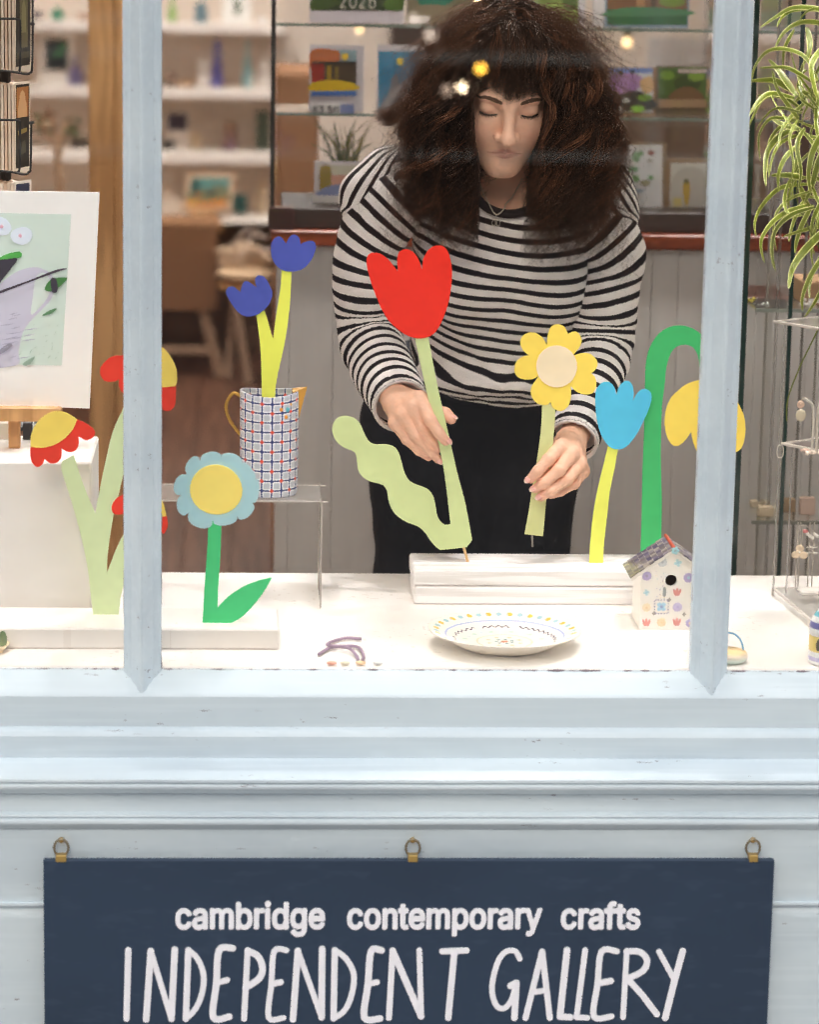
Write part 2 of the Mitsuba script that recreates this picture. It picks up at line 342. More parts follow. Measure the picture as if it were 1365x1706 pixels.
def fz(py, y): return float(P(682, py, y)[2])
sf = thing('shop_front', 'pale blue painted timber shop front with glazed window, moulded sill and panelled base', 'shop front')
XL, XR = -2.0, 2.2
def run(name, prof, x0=XL, x1=XR, mat='facade_paint', seg=160, rough=0.0006, seed=1, smooth=32):
    """A moulding: profile of (y, z) swept along x, its line a little uneven as old painted timber is."""
    xs = np.linspace(x0, x1, seg); prof = np.asarray(prof, float); n = len(prof); v = []
    for x in xs:
        q = np.stack([np.full(n, x), prof[:, 0], prof[:, 1]], 1)
        k = np.stack([q[:, 0] * 7, q[:, 1] * 30, q[:, 2] * 30], 1)
        q[:, 1] += rough * 2 * (meshkit.fbm(k, 3, seed) - 0.5); q[:, 2] += rough * 2 * (meshkit.fbm(k, 3, seed + 9) - 0.5); v.append(q)
    v = np.vstack(v); f = []
    for i in range(seg - 1):
        for j in range(n):
            k = (j + 1) % n; a, b, c, d = i * n + j, i * n + k, (i + 1) * n + k, (i + 1) * n + j
            f += [[a, b, c], [a, c, d]]
    capf = trimesh.creation.triangulate_polygon(Polygon(prof), engine='earcut')
    base = len(v); v = np.vstack([v, np.stack([np.full(len(capf[0]), x0), *capf[0].T], 1), np.stack([np.full(len(capf[0]), x1), *capf[0].T], 1)])
    f += (capf[1] + base).tolist() + (capf[1][:, ::-1] + base + len(capf[0])).tolist()
    m = trimesh.Trimesh(v, f, process=False); m.fix_normals()
    return put(name, m, mat, sf, smooth=smooth)
def arc(c, r, a0, a1, n=7):
    return [(c[0] + r * math.cos(math.radians(a)), c[1] + r * math.sin(math.radians(a))) for a in np.linspace(a0, a1, n)]
zb = fz(1390, -0.10)
# bottom rail of the window: weathered slope, then an upright face
run('bottom_rail', [(0.03, Z0 - 0.004), (-0.004, Z0 - 0.002), (-0.008, fz(1119, -0.008)), (-0.047, fz(1156, -0.047)), (-0.050, fz(1162, -0.050)), (-0.050, fz(1214, -0.05)), (0.03, fz(1214, -0.05))], seed=1)
run('upper_fillet', [(0.03, fz(1214.3, -0.05)), (-0.050, fz(1211, -0.05)), (-0.061, fz(1222, -0.061)), (-0.064, fz(1228, -0.064)), (-0.064, fz(1268, -0.064)), (0.03, fz(1268, -0.064))], seed=2)
run('sill', [(0.03, fz(1268.3, -0.064)), (-0.0645, fz(1263, -0.0645)), (-0.126, fz(1296, -0.126)), (-0.1295, fz(1300, -0.1295)), (-0.1300, fz(1304, -0.130)), (-0.1245, fz(1306, -0.1245)),
             *arc((-0.125, fz(1312.5, -0.13)), 0.0052, 100, 265, 8), (-0.117, fz(1322, -0.117)), (0.03, fz(1322, -0.112))], seed=3, rough=0.0009)
run('cove', [(0.03, fz(1322.3, -0.112)), (-0.111, fz(1322, -0.111)), (-0.1115, fz(1332, -0.1115)), (-0.113, fz(1343, -0.113)), (-0.115, fz(1352, -0.115)), (-0.124, fz(1358, -0.124)), (-0.125, fz(1361, -0.125)), (-0.121, fz(1363.5, -0.121)),
             *arc((-0.121, fz(1371, -0.127)), 0.0060, 100, 268, 8), (-0.1165, fz(1381, -0.117)), (0.03, fz(1381, -0.11))], seed=4, rough=0.0009)
run('base_panel', [(0.03, fz(1381.4, -0.11)), (-0.116, fz(1381.4, -0.116)), (-0.116, fz(1502, -0.116)), (-0.122, fz(1504, -0.122)), (-0.1225, fz(1508, -0.1225)), (-0.114, fz(1512, -0.116)), (-0.117, fz(1518, -0.117)), (-0.121, fz(1530, -0.119)), (-0.121, 0.0), (0.03, 0.0)], seed=5)
# glazing bars: stepped sides and a blunt nose
def bar(px, w=0.0262):
    z0, z1 = Z0 - 0.03, ZH
    c = P(px, 1100, 0)[0]
    prof = [(-w, 0.012), (-w, -0.010), (-w * 0.86, -0.0125), (-w * 0.80, -0.017), (-w * 0.58, -0.0205), (-w * 0.54, -0.026), (-w * 0.30, -0.034), (-w * 0.24, -0.041), (-w * 0.05, -0.047)]
    prof = prof + [(-a, b) for a, b in prof[::-1]]
    zs = np.concatenate([[z0], np.linspace(Z0 + 0.02, z1, 90)]); v = []
    for z in zs:
        q = np.array([[c + a, b, z] for a, b in prof]); k = np.stack([q[:, 0] * 40, q[:, 1] * 40, q[:, 2] * 9], 1)
        q[:, 0] += 0.0011 * (meshkit.fbm(k, 3, 5) - 0.5); q[:, 1] += 0.0011 * (meshkit.fbm(k, 3, 8) - 0.5); v.append(q)
    v = np.vstack(v); n = len(prof); f = []
    for i in range(len(zs) - 1):
        for j in range(n):
            k = (j + 1) % n; f += [[i * n + j, i * n + k, (i + 1) * n + k], [i * n + j, (i + 1) * n + k, (i + 1) * n + j]]
    m = trimesh.Trimesh(v, f, process=False); m.fix_normals()
    put('glazing_bar', m, 'facade_paint', sf, smooth=35); return c
xa, xb = bar(238), bar(1180)
gap = xb - xa
def grime(name, a_, b_, seed, w=0.0016):               # uneven dark line of old sealant against the glass
    n_ = 220; t_ = np.linspace(0, 1, n_)[:, None]; q = np.asarray(a_) + (np.asarray(b_) - np.asarray(a_)) * t_
    k = meshkit.fbm(np.concatenate([t_ * 60, t_ * 0 + seed, t_ * 0], 1), 4, seed); q[:, 1] -= 0.0012; r_ = w * np.clip(2.6 * (k - 0.42), 0.1, 1.2)
    put(name, tube(q, r_, 6), 'matte', sf, color=S(140, 128, 134), smooth=True)
for x0, x1 in ((xa - gap, xa), (xa, xb), (xb, xb + gap)):
    put('pane', quad_mesh([x0 + 0.02, 0.0, Z0 - 0.004], [x1 - 0.02, 0.0, Z0 - 0.004], [x1 - 0.02, 0.0, ZH], [x0 + 0.02, 0.0, ZH]), 'window_glass', sf)
grime('sealant', [xa + 0.026, -0.004, Z0 - 0.001], [xb - 0.026, -0.004, Z0 - 0.001], 1); grime('sealant', [xa - gap + 0.05, -0.004, Z0 - 0.001], [xa - 0.026, -0.004, Z0 - 0.001], 2); grime('sealant', [xb + 0.026, -0.004, Z0 - 0.001], [xb + gap - 0.05, -0.004, Z0 - 0.001], 3)
for k_, (x_, s_) in enumerate(((xa, -1), (xa, 1), (xb, -1), (xb, 1))): grime('sealant', [x_ + s_ * 0.0262, -0.001, Z0], [x_ + s_ * 0.0262, -0.001, ZH], 10 + k_, 0.0013)
put('side_post', bx([XL, -0.10, Z0 - 0.02], [xa - gap + 0.02, 0.06, ZH], 0.004), 'facade_paint', sf)
put('side_post', bx([xb + gap - 0.02, -0.10, Z0 - 0.02], [XR, 0.06, ZH], 0.004), 'facade_paint', sf)
put('fascia', bx([XL, -0.10, ZH + 0.0002], [XR, 0.02, 3.2], 0.004), 'facade_paint', sf)
put('front_wall', [bx([-2.7, 0.0, -0.01], [XL - 0.003, 0.015, 3.2]), bx([XR + 0.003, 0.0, -0.01], [3.3, 0.015, 3.2])], 'wall_paint', kind='structure')

# ------------------------------------------------------------------ the hanging sign
sg = thing('hanging_sign', 'dark navy painted sign board with white hand lettering hung below the window', 'sign')
YS = -0.139
a, b = P(72, 1433, YS), P(1291, 1433, YS)
zt = a[2]
put('board', bx([a[0], YS, 0.16], [b[0], YS + 0.012, zt], 0.0012), 'chalkboard', sg)
ZC = S(243, 241, 248)
u0 = P(293, 1545, YS); ux = lambda px: P(px, 1545, YS)[0]
for w_, a0, a1 in (('cambridge', 293, 541), ('contemporary', 579, 902), ('crafts', 935, 1066)):
    lw = [words(w_, 0.037, ux(a0) + dx, YS - 0.0003 - 0.00006 * i, P(a0, 1545.5, YS)[2] + dz_, bold=True, width=ux(a1) - ux(a0)) for i, (dx, dz_) in enumerate(((0, 0), (0.0009, 0), (-0.0009, 0), (0, 0.0008), (0, -0.0008)))]
    put('lettering', lw, 'matte', sg, color=ZC, label=f'white rounded lower case lettering reading {w_}')
L5 = lambda pts: [(x * 0.5128, 1100 + y * 0.5128) for x, y in pts]
L6 = lambda pts: [(665 + x * 0.5128, 1100 + y * 0.5128) for x, y in pts]
st = [L5(s) for s in ([(417, 940), (411, 1163)], [(475, 1165), (490, 943)], [(490, 943), (557, 1163)], [(557, 1163), (568, 938)],
      [(612, 940), (604, 1163)], [(612, 940), (640, 965), (658, 1005), (662, 1045), (652, 1095), (632, 1135), (604, 1163)],
      [(756, 934), (712, 941), (703, 1050), (693, 1158), (745, 1156)], [(703, 1047), (738, 1037)],
      [(805, 940), (793, 1163)], [(805, 942), (838, 960), (853, 998), (842, 1032), (798, 1062)],
      [(931, 941), (891, 944), (882, 1050), (873, 1158), (921, 1160)], [(884, 1050), (912, 1044)],
      [(952, 1165), (968, 942)], [(968, 942), (1045, 1158)], [(1045, 1158), (1047, 936)],
      [(1088, 940), (1084, 1162)], [(1088, 940), (1122, 965), (1146, 1005), (1150, 1045), (1138, 1100), (1116, 1140), (1084, 1162)],
      [(1240, 941), (1206, 944), (1196, 1050), (1184, 1158), (1235, 1162)], [(1197, 1050), (1225, 1044)], [(1264, 1160), (1276, 942)])]
st += [[(1276 * 0.5128, 1100 + 942 * 0.5128), (665 + 72 * 0.5128, 1100 + 1155 * 0.5128)]]
st += [L6(s) for s in ([(72, 1155), (66, 940)], [(141, 944), (219, 941)], [(180, 944), (170, 1050), (160, 1160)],
      [(392, 968), (378, 944), (350, 944), (325, 970), (306, 1030), (303, 1080), (318, 1122), (343, 1128), (366, 1100), (380, 1048)], [(362, 1056), (381, 1046), (375, 1160)],
      [(411, 1160), (465, 945), (490, 1160)], [(437, 1077), (480, 1070)], [(546, 940), (523, 1156), (556, 1158)], [(605, 940), (577, 1158), (612, 1160)],
      [(708, 944), (658, 945), (645, 1050), (633, 1155), (690, 1155)], [(646, 1048), (688, 1040)],
      [(740, 942), (728, 1158)], [(740, 944), (782, 946), (806, 972), (792, 1008), (738, 1034)], [(742, 1032), (790, 1085), (838, 1148)],
      [(845, 945), (890, 1028)], [(922, 943), (895, 1040), (865, 1160)])]
gl = []
for i, s in enumerate(st):
    q = np.array([P(a_, b_, YS) for a_, b_ in (cr(s, 5, False) if len(s) > 3 else s)])[:, [0, 2]]
    gl.append(LineString(q).buffer(0.0044 + 0.0004 * math.sin(i * 2.3)))
put('lettering', upright(unary_union(gl), YS - 0.0003, 0.0008), 'matte', sg, color=ZC, label='tall white hand painted capitals reading INDEPENDENT GALLERY')
for px in (102, 688, 1255):                           # ring hangers
    c = P(px, 1412, YS + 0.014); h = put('ring_hanger', tube([c + 0.0115 * np.array([0.86 * math.cos(t), 0, 1.05 * math.sin(t)]) for t in np.arange(24) * math.pi / 12], 0.0017, 8, closed=True), 'brass', sg, color=S(150, 138, 118), smooth=True)
    put('strap', bx(P(px - 8.5, 1420, YS + 0.012) + [0, 0.0015, 0], P(px + 8.5, 1436, YS) + [0, -0.0012, 0], 0.001), 'brass', h, color=S(206, 172, 104))
    put('screw', ball(P(px, 1399, -0.118), [0.0042, 0.003, 0.0042]), 'brass', h, color=S(186, 160, 112), smooth=True)
# ------------------------------------------------------------------ window display
YB = float(Pz(640, 955, Z0)[1])                      # rear edge of the counter
ct = thing('display_counter', 'white painted window display counter along the inside of the glass', 'counter')
put('top', bx([XL, 0.004, Z0 - 0.03], [XR, YB, Z0], 0.002), 'white_board', ct)
put('front', bx([XL, 0.032, FLOOR], [XR, 0.05, Z0 - 0.031]), 'white_board', ct)
put('back', bx([XL, YB - 0.03, FLOOR], [XR, YB - 0.012, Z0 - 0.031]), 'white_board', ct)

def base_y(px, py): return float(Pz(px, py, Z0)[1])
# left plinth, low block, and the two stacked beams
y0 = base_y(75, 1030); zp = float(P(152, 770, 0.25)[2])
pl = put('plinth', bx([P(-260, 770, 0.25)[0], 0.25, Z0 + 0.0005], [P(152, 770, 0.25)[0], 0.47, zp], 0.003), 'white_board', label='large white box plinth at the left end of the counter under the print', cat='plinth')
yl0, yl1 = base_y(230, 1082), 0.23
zl = float(P(230, 1047, yl0)[2])
put('block', bx([P(-90, 1047, yl0)[0], yl0, Z0 + 0.0005], [P(465, 1047, yl0)[0], yl1, zl], 0.0025), 'white_board', label='low white wooden block under the blue daisy at the left of the counter', cat='block')
yb0 = base_y(870, 1008); zt2 = float(P(870, 950, yb0)[2]); yb1 = float(Pz(870, 922, zt2)[1]); zm = float(P(870, 977.5, yb0)[2])
xb0, xb1 = P(689, 960, yb0)[0], P(1300, 960, yb0)[0] - 0.10
put('beam', bx([xb0 + 0.002, yb0, Z0 + 0.0005], [xb1, yb1, zm - 0.0006], 0.0028), 'whitewash', label='lower of two stacked whitewashed wooden beams in the middle of the counter', cat='beam', group='stacked whitewashed beams')
put('beam', bx([xb0, yb0 + 0.001, zm + 0.0006], [xb1, yb1, zt2], 0.0028), 'whitewash', label='upper whitewashed wooden beam, flower stems stand in its top', cat='beam', group='stacked whitewashed beams')
YF = 0.5 * (yb0 + yb1) - 0.004                       # plane in which the flowers stand on the beam

RED, LGREEN, YEL, CREAM = S(236, 44, 26), S(207, 220, 158), S(250, 220, 96), S(246, 226, 190)
PALEG, CYAN, LIME, GRN = S(214, 228, 178), S(84, 192, 228), S(232, 235, 104), S(66, 186, 108)
ZA = lambda p: [(540 + x * 0.34432, 560 + y * 0.34432) for x, y in p]
ZB = lambda p: [(540 + x * 0.41026, 160 + y * 0.41026) for x, y in p]
ZC_ = lambda p: [(960 + x * 0.2967, 500 + y * 0.2967) for x, y in p]
ZD = lambda p: [(960 + x * 0.2967, 860 + y * 0.2967) for x, y in p]
ZE = lambda p: [(x * 0.34432, 720 + y * 0.34432) for x, y in p]
ZF = lambda p: [(x * 0.34432, 300 + y * 0.34432) for x, y in p]
ZG = lambda p: [(340 + x * 0.2932, 360 + y * 0.2932) for x, y in p]
def paper(name, pts, y, parent, col, thick=0.0016, corners=None, n=5, label=None):
    q = sharp(pts, corners, n) if corners else (cr(pts, n) if n else pts)
    m = upright(outline(q, y), y, thick); v, f_ = trimesh.remesh.subdivide_to_size(m.vertices, m.faces, 0.007, max_iter=14); m = trimesh.Trimesh(v, f_, process=True)
    k = np.stack([m.vertices[:, 0] * 11, m.vertices[:, 2] * 11, m.vertices[:, 0] * 0 + y], 1); m.vertices[:, 1] += 0.0045 * (meshkit.fbm(k, 2, 5) - 0.5)   # card that is not quite flat
    return put(name, m, 'paper', parent, color=lambda v: np.asarray(col) * (0.97 + 0.06 * meshkit.fbm(v * [70, 70, 70], 3, 4))[:, None], label=label, smooth=30)

# red tulip with the wavy leaf, held by the person
f = thing('paper_flower', 'red paper tulip with pale green stem and long wavy leaf, held by the person', 'paper flower', 'cut paper flowers')
stem = ZA([(436, -8), (470, 150), (510, 330), (545, 480), (575, 620), (595, 760), (612, 908), (588, 912), (563, 895), (548, 865), (540, 820), (528, 772), (503, 740), (470, 725), (440, 715), (410, 695), (388, 655),
           (375, 605), (360, 560), (335, 532), (295, 522), (245, 522), (215, 505), (195, 470), (178, 430), (155, 402), (120, 387), (85, 387), (55, 405), (40, 440), (45, 480), (66, 515), (100, 540), (140, 555), (155, 575),
           (160, 612), (166, 650), (187, 680), (222, 702), (262, 712), (290, 724), (305, 750), (311, 790), (327, 835), (355, 870), (400, 899), (450, 918), (482, 942), (507, 977), (532, 1010), (562, 1034),
           (690, 1020), (717, 985), (702, 900), (680, 790), (650, 680), (620, 550), (595, 440), (560, 290), (535, 170), (515, 60), (503, -8)])
paper('stem', stem, YF, f, LGREEN, corners=[0, 6, 50, 51, 52, len(stem) - 1], n=3)
paper('head', ZB([(174, 690), (175, 655), (192, 638), (228, 641), (262, 665), (300, 712), (297, 670), (304, 637), (330, 622), (362, 634), (385, 665), (398, 706), (404, 660), (428, 622), (460, 607), (490, 614), (510, 650), (520, 710), (516, 780), (504, 845),
                  (480, 912), (450, 962), (410, 982), (360, 981), (312, 957), (266, 916), (236, 870), (214, 820), (190, 755)]), YF - 0.0018, f, RED, corners=[5, 11], label='red tulip head')
put('stick', tube([P(771, 905, YF + 0.001), P(780, 937, YF + 0.003)], 0.0022, 8), 'satin', f, color=S(222, 184, 130))
# yellow flower
f = thing('paper_flower', 'yellow paper flower with round cream centre on a pale green stem, held by the person', 'paper flower', 'cut paper flowers')
paper('stem', ZA([(1055, 330), (1050, 450), (1030, 600), (1010, 720), (990, 850), (970, 957), (1060, 967), (1075, 800), (1095, 640), (1105, 540), (1115, 440), (1120, 330)]), YF, f, S(213, 216, 152), corners=[0, 5, 6, 11], n=3)
paper('head', ZB([(905, 1010), (908, 975), (920, 940), (945, 927), (975, 936), (992, 966), (1010, 957), (1030, 960), (1046, 985), (1040, 1015), (1010, 1056), (1042, 1045), (1080, 1047), (1109, 1075), (1106, 1105), (1085, 1126), (1101, 1142),
                  (1106, 1176), (1090, 1206), (1055, 1211), (1025, 1200), (1003, 1178), (1003, 1222), (990, 1261), (960, 1279), (932, 1267), (920, 1243), (904, 1253), (870, 1250), (845, 1225), (840, 1190), (858, 1157), (876, 1134),
                  (845, 1150), (800, 1148), (775, 1125), (778, 1085), (803, 1060), (831, 1053), (806, 1030), (797, 995), (815, 968), (850, 960), (885, 978)]), YF - 0.0018, f, YEL, corners=[0, 5, 10, 15, 21, 26, 32, 38], label='yellow flower head of eight rounded petals')
paper('centre', ZB(disc_poly(945, 1098, 83, 85, 36)), YF - 0.0034, f, CREAM, n=0, label='round cream centre')
put('stick', tube([P(887, 889, YF + 0.001), P(887.5, 911, YF + 0.002)], 0.0018, 8), 'gloss', f, color=S(120, 112, 108))
# cyan tulip
f = thing('paper_flower', 'bright blue paper tulip on a yellow stem standing on the beam', 'paper flower', 'cut paper flowers')
paper('stem', ZC_([(178, 820), (155, 920), (130, 1020), (107, 1130), (90, 1250), (78, 1380), (73, 1472), (150, 1474), (156, 1380), (158, 1348), (176, 1200), (190, 1070), (215, 950), (238, 820)]), YF, f, LIME, corners=[0, 6, 7, 13], n=3)
paper('head', ZC_([(108, 560), (110, 515), (125, 485), (150, 462), (190, 462), (215, 490), (226, 532), (240, 490), (265, 460), (295, 455), (318, 480), (324, 530), (318, 568), (345, 520), (375, 500), (405, 504), (424, 535), (416, 590), (387, 660), (347, 740),
                   (305, 800), (265, 832), (220, 836), (185, 820), (153, 780), (128, 720), (113, 640)]), YF - 0.0018, f, CYAN, corners=[6, 12], label='bright blue tulip head')
# yellow bell on the green arch
f = thing('paper_flower', 'tall green paper arch with a drooping yellow bell flower, behind the right glazing bar', 'paper flower', 'cut paper flowers')
YG = YF + 0.014
paper('stem', ZC_([(362, 1440), (365, 1348), (370, 1150), (373, 950), (381, 750), (386, 550), (389, 400), (398, 320), (422, 250), (470, 185), (530, 150), (592, 143), (650, 158), (700, 190), (745, 245), (772, 310), (782, 400), (780, 480), (700, 480),
                   (696, 385), (682, 305), (652, 263), (612, 250), (572, 258), (540, 285), (520, 330), (505, 392), (498, 470), (484, 580), (478, 700), (475, 850), (478, 1000), (482, 1150), (478, 1348), (478, 1440)]), YG, f, GRN, corners=[0, 17, 18, 34], n=4)
paper('head', ZC_([(700, 448), (655, 458), (612, 478), (570, 510), (532, 550), (506, 610), (497, 680), (505, 750), (525, 796), (556, 818), (592, 806), (622, 774), (646, 738), (656, 795), (680, 850), (720, 880), (760, 884), (795, 862), (815, 820), (826, 776), (850, 835), (876, 853),
                   (902, 851), (928, 830), (946, 780), (952, 720), (944, 655), (920, 595), (880, 535), (828, 485), (765, 455)]), YG - 0.0018, f, S(253, 222, 96), corners=[12, 19], label='yellow bell head with three lobes')
# blue daisy
yd = float(Pz(395, 1037, zl)[1])
f = thing('paper_flower', 'pale blue paper daisy with yellow centre, green stem and leaf on the low block', 'paper flower', 'cut paper flowers')
NT = [(970, 141), (1070, 131), (1170, 155), (1232, 224), (1222, 340), (1145, 404), (1030, 424), (912, 390), (879, 305), (905, 206)]
TP = [(1022, 95), (1125, 103), (1215, 172), (1254, 283), (1205, 405), (1096, 449), (962, 462), (860, 376), (842, 252), (918, 132)]
pet = []
for i in range(10):
    a_, t_, b_ = np.array(NT[i]), np.array(TP[i]), np.array(NT[(i + 1) % 10]); m_ = (a_ + b_) / 2; d_ = t_ - m_
    for k in range(9):
        s_ = k / 9 * math.pi; pet.append(m_ + (a_ - m_) * math.cos(s_) * (1.06 if 0 < k else 1.0) + d_ * math.sin(s_) ** 0.75)
paper('stem', ZE([(1040, 418), (1008, 430), (1004, 560), (993, 700), (985, 830), (980, 924), (1105, 925), (1170, 892), (1240, 820), (1290, 750), (1316, 702), (1270, 711), (1200, 735), (1130, 775), (1085, 812), (1053, 848), (1056, 760), (1067, 600), (1072, 440)]), yd, f, S(74, 204, 128), corners=[0, 1, 5, 6, 10, 15, 18], n=4)
paper('head', ZE(pet), yd - 0.0018, f, S(176, 215, 222), n=0, label='pale blue scalloped daisy head')
paper('centre', ZE(disc_poly(1046, 278, 127, 120, 40, 0.01)), yd - 0.0034, f, S(253, 229, 120), n=0, label='round yellow centre')
put('stick', tube([P(349, 1036, yd + 0.002), P(349, 1041, yd + 0.002)], 0.0014, 6), 'satin', f, color=S(60, 50, 42))
# three headed bell flower
yq = float(Pz(176, 1023, zl)[1])
f = thing('paper_flower', 'three headed red and yellow paper flower on branching pale green stems', 'paper flower', 'cut paper flowers')
paper('stem', ZE([(300, 140), (300, 190), (345, 330), (392, 500), (425, 660), (440, 790), (452, 885), (574, 885), (586, 790), (606, 720), (645, 620), (700, 480), (720, 400), (672, 395), (600, 490), (560, 570), (519, 676), (521, 600), (545, 430), (600, 195), (640, 30), (690, -200),
                  (620, -200), (598, -120), (545, 0), (500, 190), (461, 392), (402, 250), (358, 110)]), yq, f, PALEG, corners=[0, 6, 7, 12, 13, 16, 21, 22, 26, 28], n=4)
DY, DR = S(250, 220, 104), S(240, 62, 42)
paper('head', ZF([(148, 1290), (150, 1235), (175, 1180), (215, 1140), (265, 1118), (322, 1126), (374, 1158), (352, 1207), (310, 1252), (260, 1282), (202, 1295)]), yq - 0.0034, f, DY, corners=[0, 6], label='yellow dome of the lowest left bell')
paper('petal_fringe', ZF([(148, 1285), (202, 1290), (260, 1277), (310, 1247), (350, 1203), (372, 1157), (412, 1174), (450, 1202), (460, 1226), (445, 1250), (415, 1258), (380, 1240), (380, 1282), (362, 1310), (330, 1315), (298, 1298), (298, 1337), (278, 1365), (245, 1370), (216, 1350), (205, 1376), (180, 1388), (155, 1365), (147, 1330)]),
      yq - 0.0018, f, DR, corners=[0, 5, 11, 15, 19], label='red scalloped fringe')
paper('head', ZF([(598, 850), (645, 802), (718, 783), (790, 812), (845, 888), (858, 960), (850, 997), (780, 1002), (700, 984), (640, 930)]), yq - 0.0034, f, DY, corners=[0, 6], label='yellow dome of the highest bell behind the glazing bar')
paper('petal_fringe', ZF([(600, 848), (540, 855), (492, 898), (485, 936), (507, 971), (547, 975), (576, 965), (577, 1002), (602, 1036), (642, 1050), (676, 1030), (682, 1072), (710, 1095), (750, 1087), (776, 1060), (786, 1108), (819, 1117), (848, 1085), (852, 995), (780, 999), (700, 980), (645, 925)]), yq - 0.0018, f, DR, corners=[0, 6, 10, 14, 18], label='red scalloped fringe')
paper('head', ZE([(600, 298), (650, 264), (722, 270), (782, 328), (806, 405), (742, 412), (660, 382)]), yq - 0.0034, f, DY, corners=[0, 4], label='yellow dome of the lowest right bell behind the glazing bar')
paper('petal_fringe', ZE([(602, 298), (560, 324), (540, 365), (556, 396), (600, 396), (610, 430), (650, 441), (680, 425), (700, 465), (745, 471), (771, 450), (790, 491), (812, 455), (807, 403), (742, 408), (662, 378)]), yq - 0.0018, f, DR, corners=[0, 4, 7, 10, 13], label='red scalloped fringe')

# acrylic riser with the chequered jug
yr0 = base_y(533, 1015); zr = float(P(533, 836, yr0)[2]); yr1 = float(Pz(533, 809, zr)[1])
xr0, xr1 = P(262, 836, yr0)[0] + 0.0, P(536, 836, yr0)[0]
rs = thing('riser', 'clear acrylic riser table on the counter carrying the chequered jug', 'riser')
ACE = S(176, 168, 160)
put('top', quad_mesh([xr0, yr0, zr], [xr1, yr0, zr], [xr1, yr1, zr], [xr0, yr1, zr]), 'acrylic', rs)
put('leg', quad_mesh([xr1, yr0, Z0 + 0.001], [xr1, yr1, Z0 + 0.001], [xr1, yr1, zr], [xr1, yr0, zr]), 'acrylic', rs)
put('leg', quad_mesh([xr0, yr0, Z0 + 0.001], [xr0, yr1, Z0 + 0.001], [xr0, yr1, zr], [xr0, yr0, zr]), 'acrylic', rs)
for yy in (yr0, yr1):
    put('edge', tube(cr([(xr0, yy, Z0 + 0.002), (xr0, yy, zr - 0.008), (xr0 + 0.002, yy, zr - 0.002), (xr0 + 0.008, yy, zr), (xr1 - 0.008, yy, zr), (xr1 - 0.002, yy, zr - 0.002), (xr1, yy, zr - 0.008), (xr1, yy, Z0 + 0.002)], 4, False), 0.0016, 6), 'gloss', rs, color=ACE, smooth=True)
yj = 0.5 * (yr0 + yr1)
jc = P(448, 823, yj); jz = zr + 0.0006
jr, jh = 0.5 * (P(497, 740, yj)[0] - P(399, 740, yj)[0]), float(P(448, 653, yj)[2] - jz)
jg = thing('jug', 'white ceramic jug with blue and red chequered dashes, gold handle and spout', 'jug')
prof = [(0.001, 0), (jr * 0.93, 0), (jr * 0.965, jh * 0.02), (jr * 0.99, jh * 0.3), (jr, jh * 0.7), (jr * 1.01, jh), (jr * 0.97, jh + 0.0012), (jr * 0.94, jh), (jr * 0.93, jh * 0.1), (0.001, jh * 0.08)]
ang = np.linspace(0, 2 * np.pi, 73); v, uv, fc = [], [], []
for i, (r_, z_) in enumerate(prof):
    for a_ in ang:
        dip = 0.0028 * math.cos(2 * a_) if i >= 4 and z_ > jh * 0.9 else 0
        v.append([jc[0] + r_ * math.cos(a_), jc[1] + r_ * math.sin(a_), jz + z_ + dip]); uv.append([a_ / (2 * math.pi) * 18 + 0.25, z_ / jh * 10.4 + 0.25])
for i in range(len(prof) - 1):
    for k in range(72): q = i * 73 + k; fc += [[q, q + 1, q + 74], [q, q + 74, q + 73]]
put('body', trimesh.Trimesh(v, fc, process=False), 'jug_glaze', jg, smooth=True, uv=np.array(uv))
put('handle', tube(cr([P(401, 660, yj), P(389, 655, yj), P(379, 668, yj), P(377, 682, yj), P(384, 702, yj), P(400, 724, yj)], 6, False), [0.0026] * 31, 8), 'brass', jg, color=S(214, 166, 84), smooth=True)
sp = [P(487, 650.5, yj), P(512, 644.5, yj), P(498, 703, yj)]
put('spout', trimesh.convex.convex_hull(np.vstack([[sp[0] + [0, s, 0] for s in (-0.020, 0.020)], [sp[1] + [0, 0, 0], sp[1] + [-0.001, 0.002, 0]], [sp[2] + [-0.002, s, 0] for s in (-0.007, 0.007)]])), 'brass', jg, color=S(222, 172, 84), smooth=30)
bl = []
for (a_, b_, col, r_) in ((478, 676, S(110, 190, 205), 0.0042), (468, 675, S(236, 156, 64), 0.003), (476, 688, S(236, 156, 64), 0.003), (484, 668, S(236, 176, 84), 0.0022)):
    c = P(a_, b_, yj); dx = c[0] - jc[0]; yy = jc[1] - math.sqrt(max(jr * jr - dx * dx, 0)) - 0.0006
    bl.append((ball([c[0], yy, c[2]], [r_, 0.0012, r_], 1), col))
put('painted_flower', [m for m, _ in bl], 'gloss', jg, color=np.vstack([np.tile(c, (len(m.vertices), 1)) for m, c in bl]), smooth=True)
f = thing('paper_flower', 'two headed purple paper tulip on a forked yellow stem standing in the jug', 'paper flower', 'cut paper flowers')
paper('stem', ZG([(441, 306), (435, 400), (420, 500), (405, 600), (392, 698), (375, 640), (358, 580), (340, 525), (296, 556), (305, 620), (318, 720), (325, 850), (328, 1000), (330, 1200), (400, 1200), (405, 1005), (415, 920), (435, 830), (455, 740), (475, 620), (490, 480), (498, 306)]), yj, f, S(232, 236, 96), corners=[0, 4, 7, 8, 13, 14, 21], n=4)
PUR = S(72, 84, 172)
paper('head', ZG([(380, 195), (384, 150), (408, 122), (436, 119), (456, 143), (466, 159), (478, 133), (496, 111), (520, 108), (541, 126), (549, 161), (575, 149), (606, 142), (628, 150), (636, 180), (621, 230), (590, 276), (550, 306), (500, 316), (450, 309), (410, 281), (388, 242)]), yj - 0.0018, f, PUR, corners=[5, 10], label='upper purple tulip head')
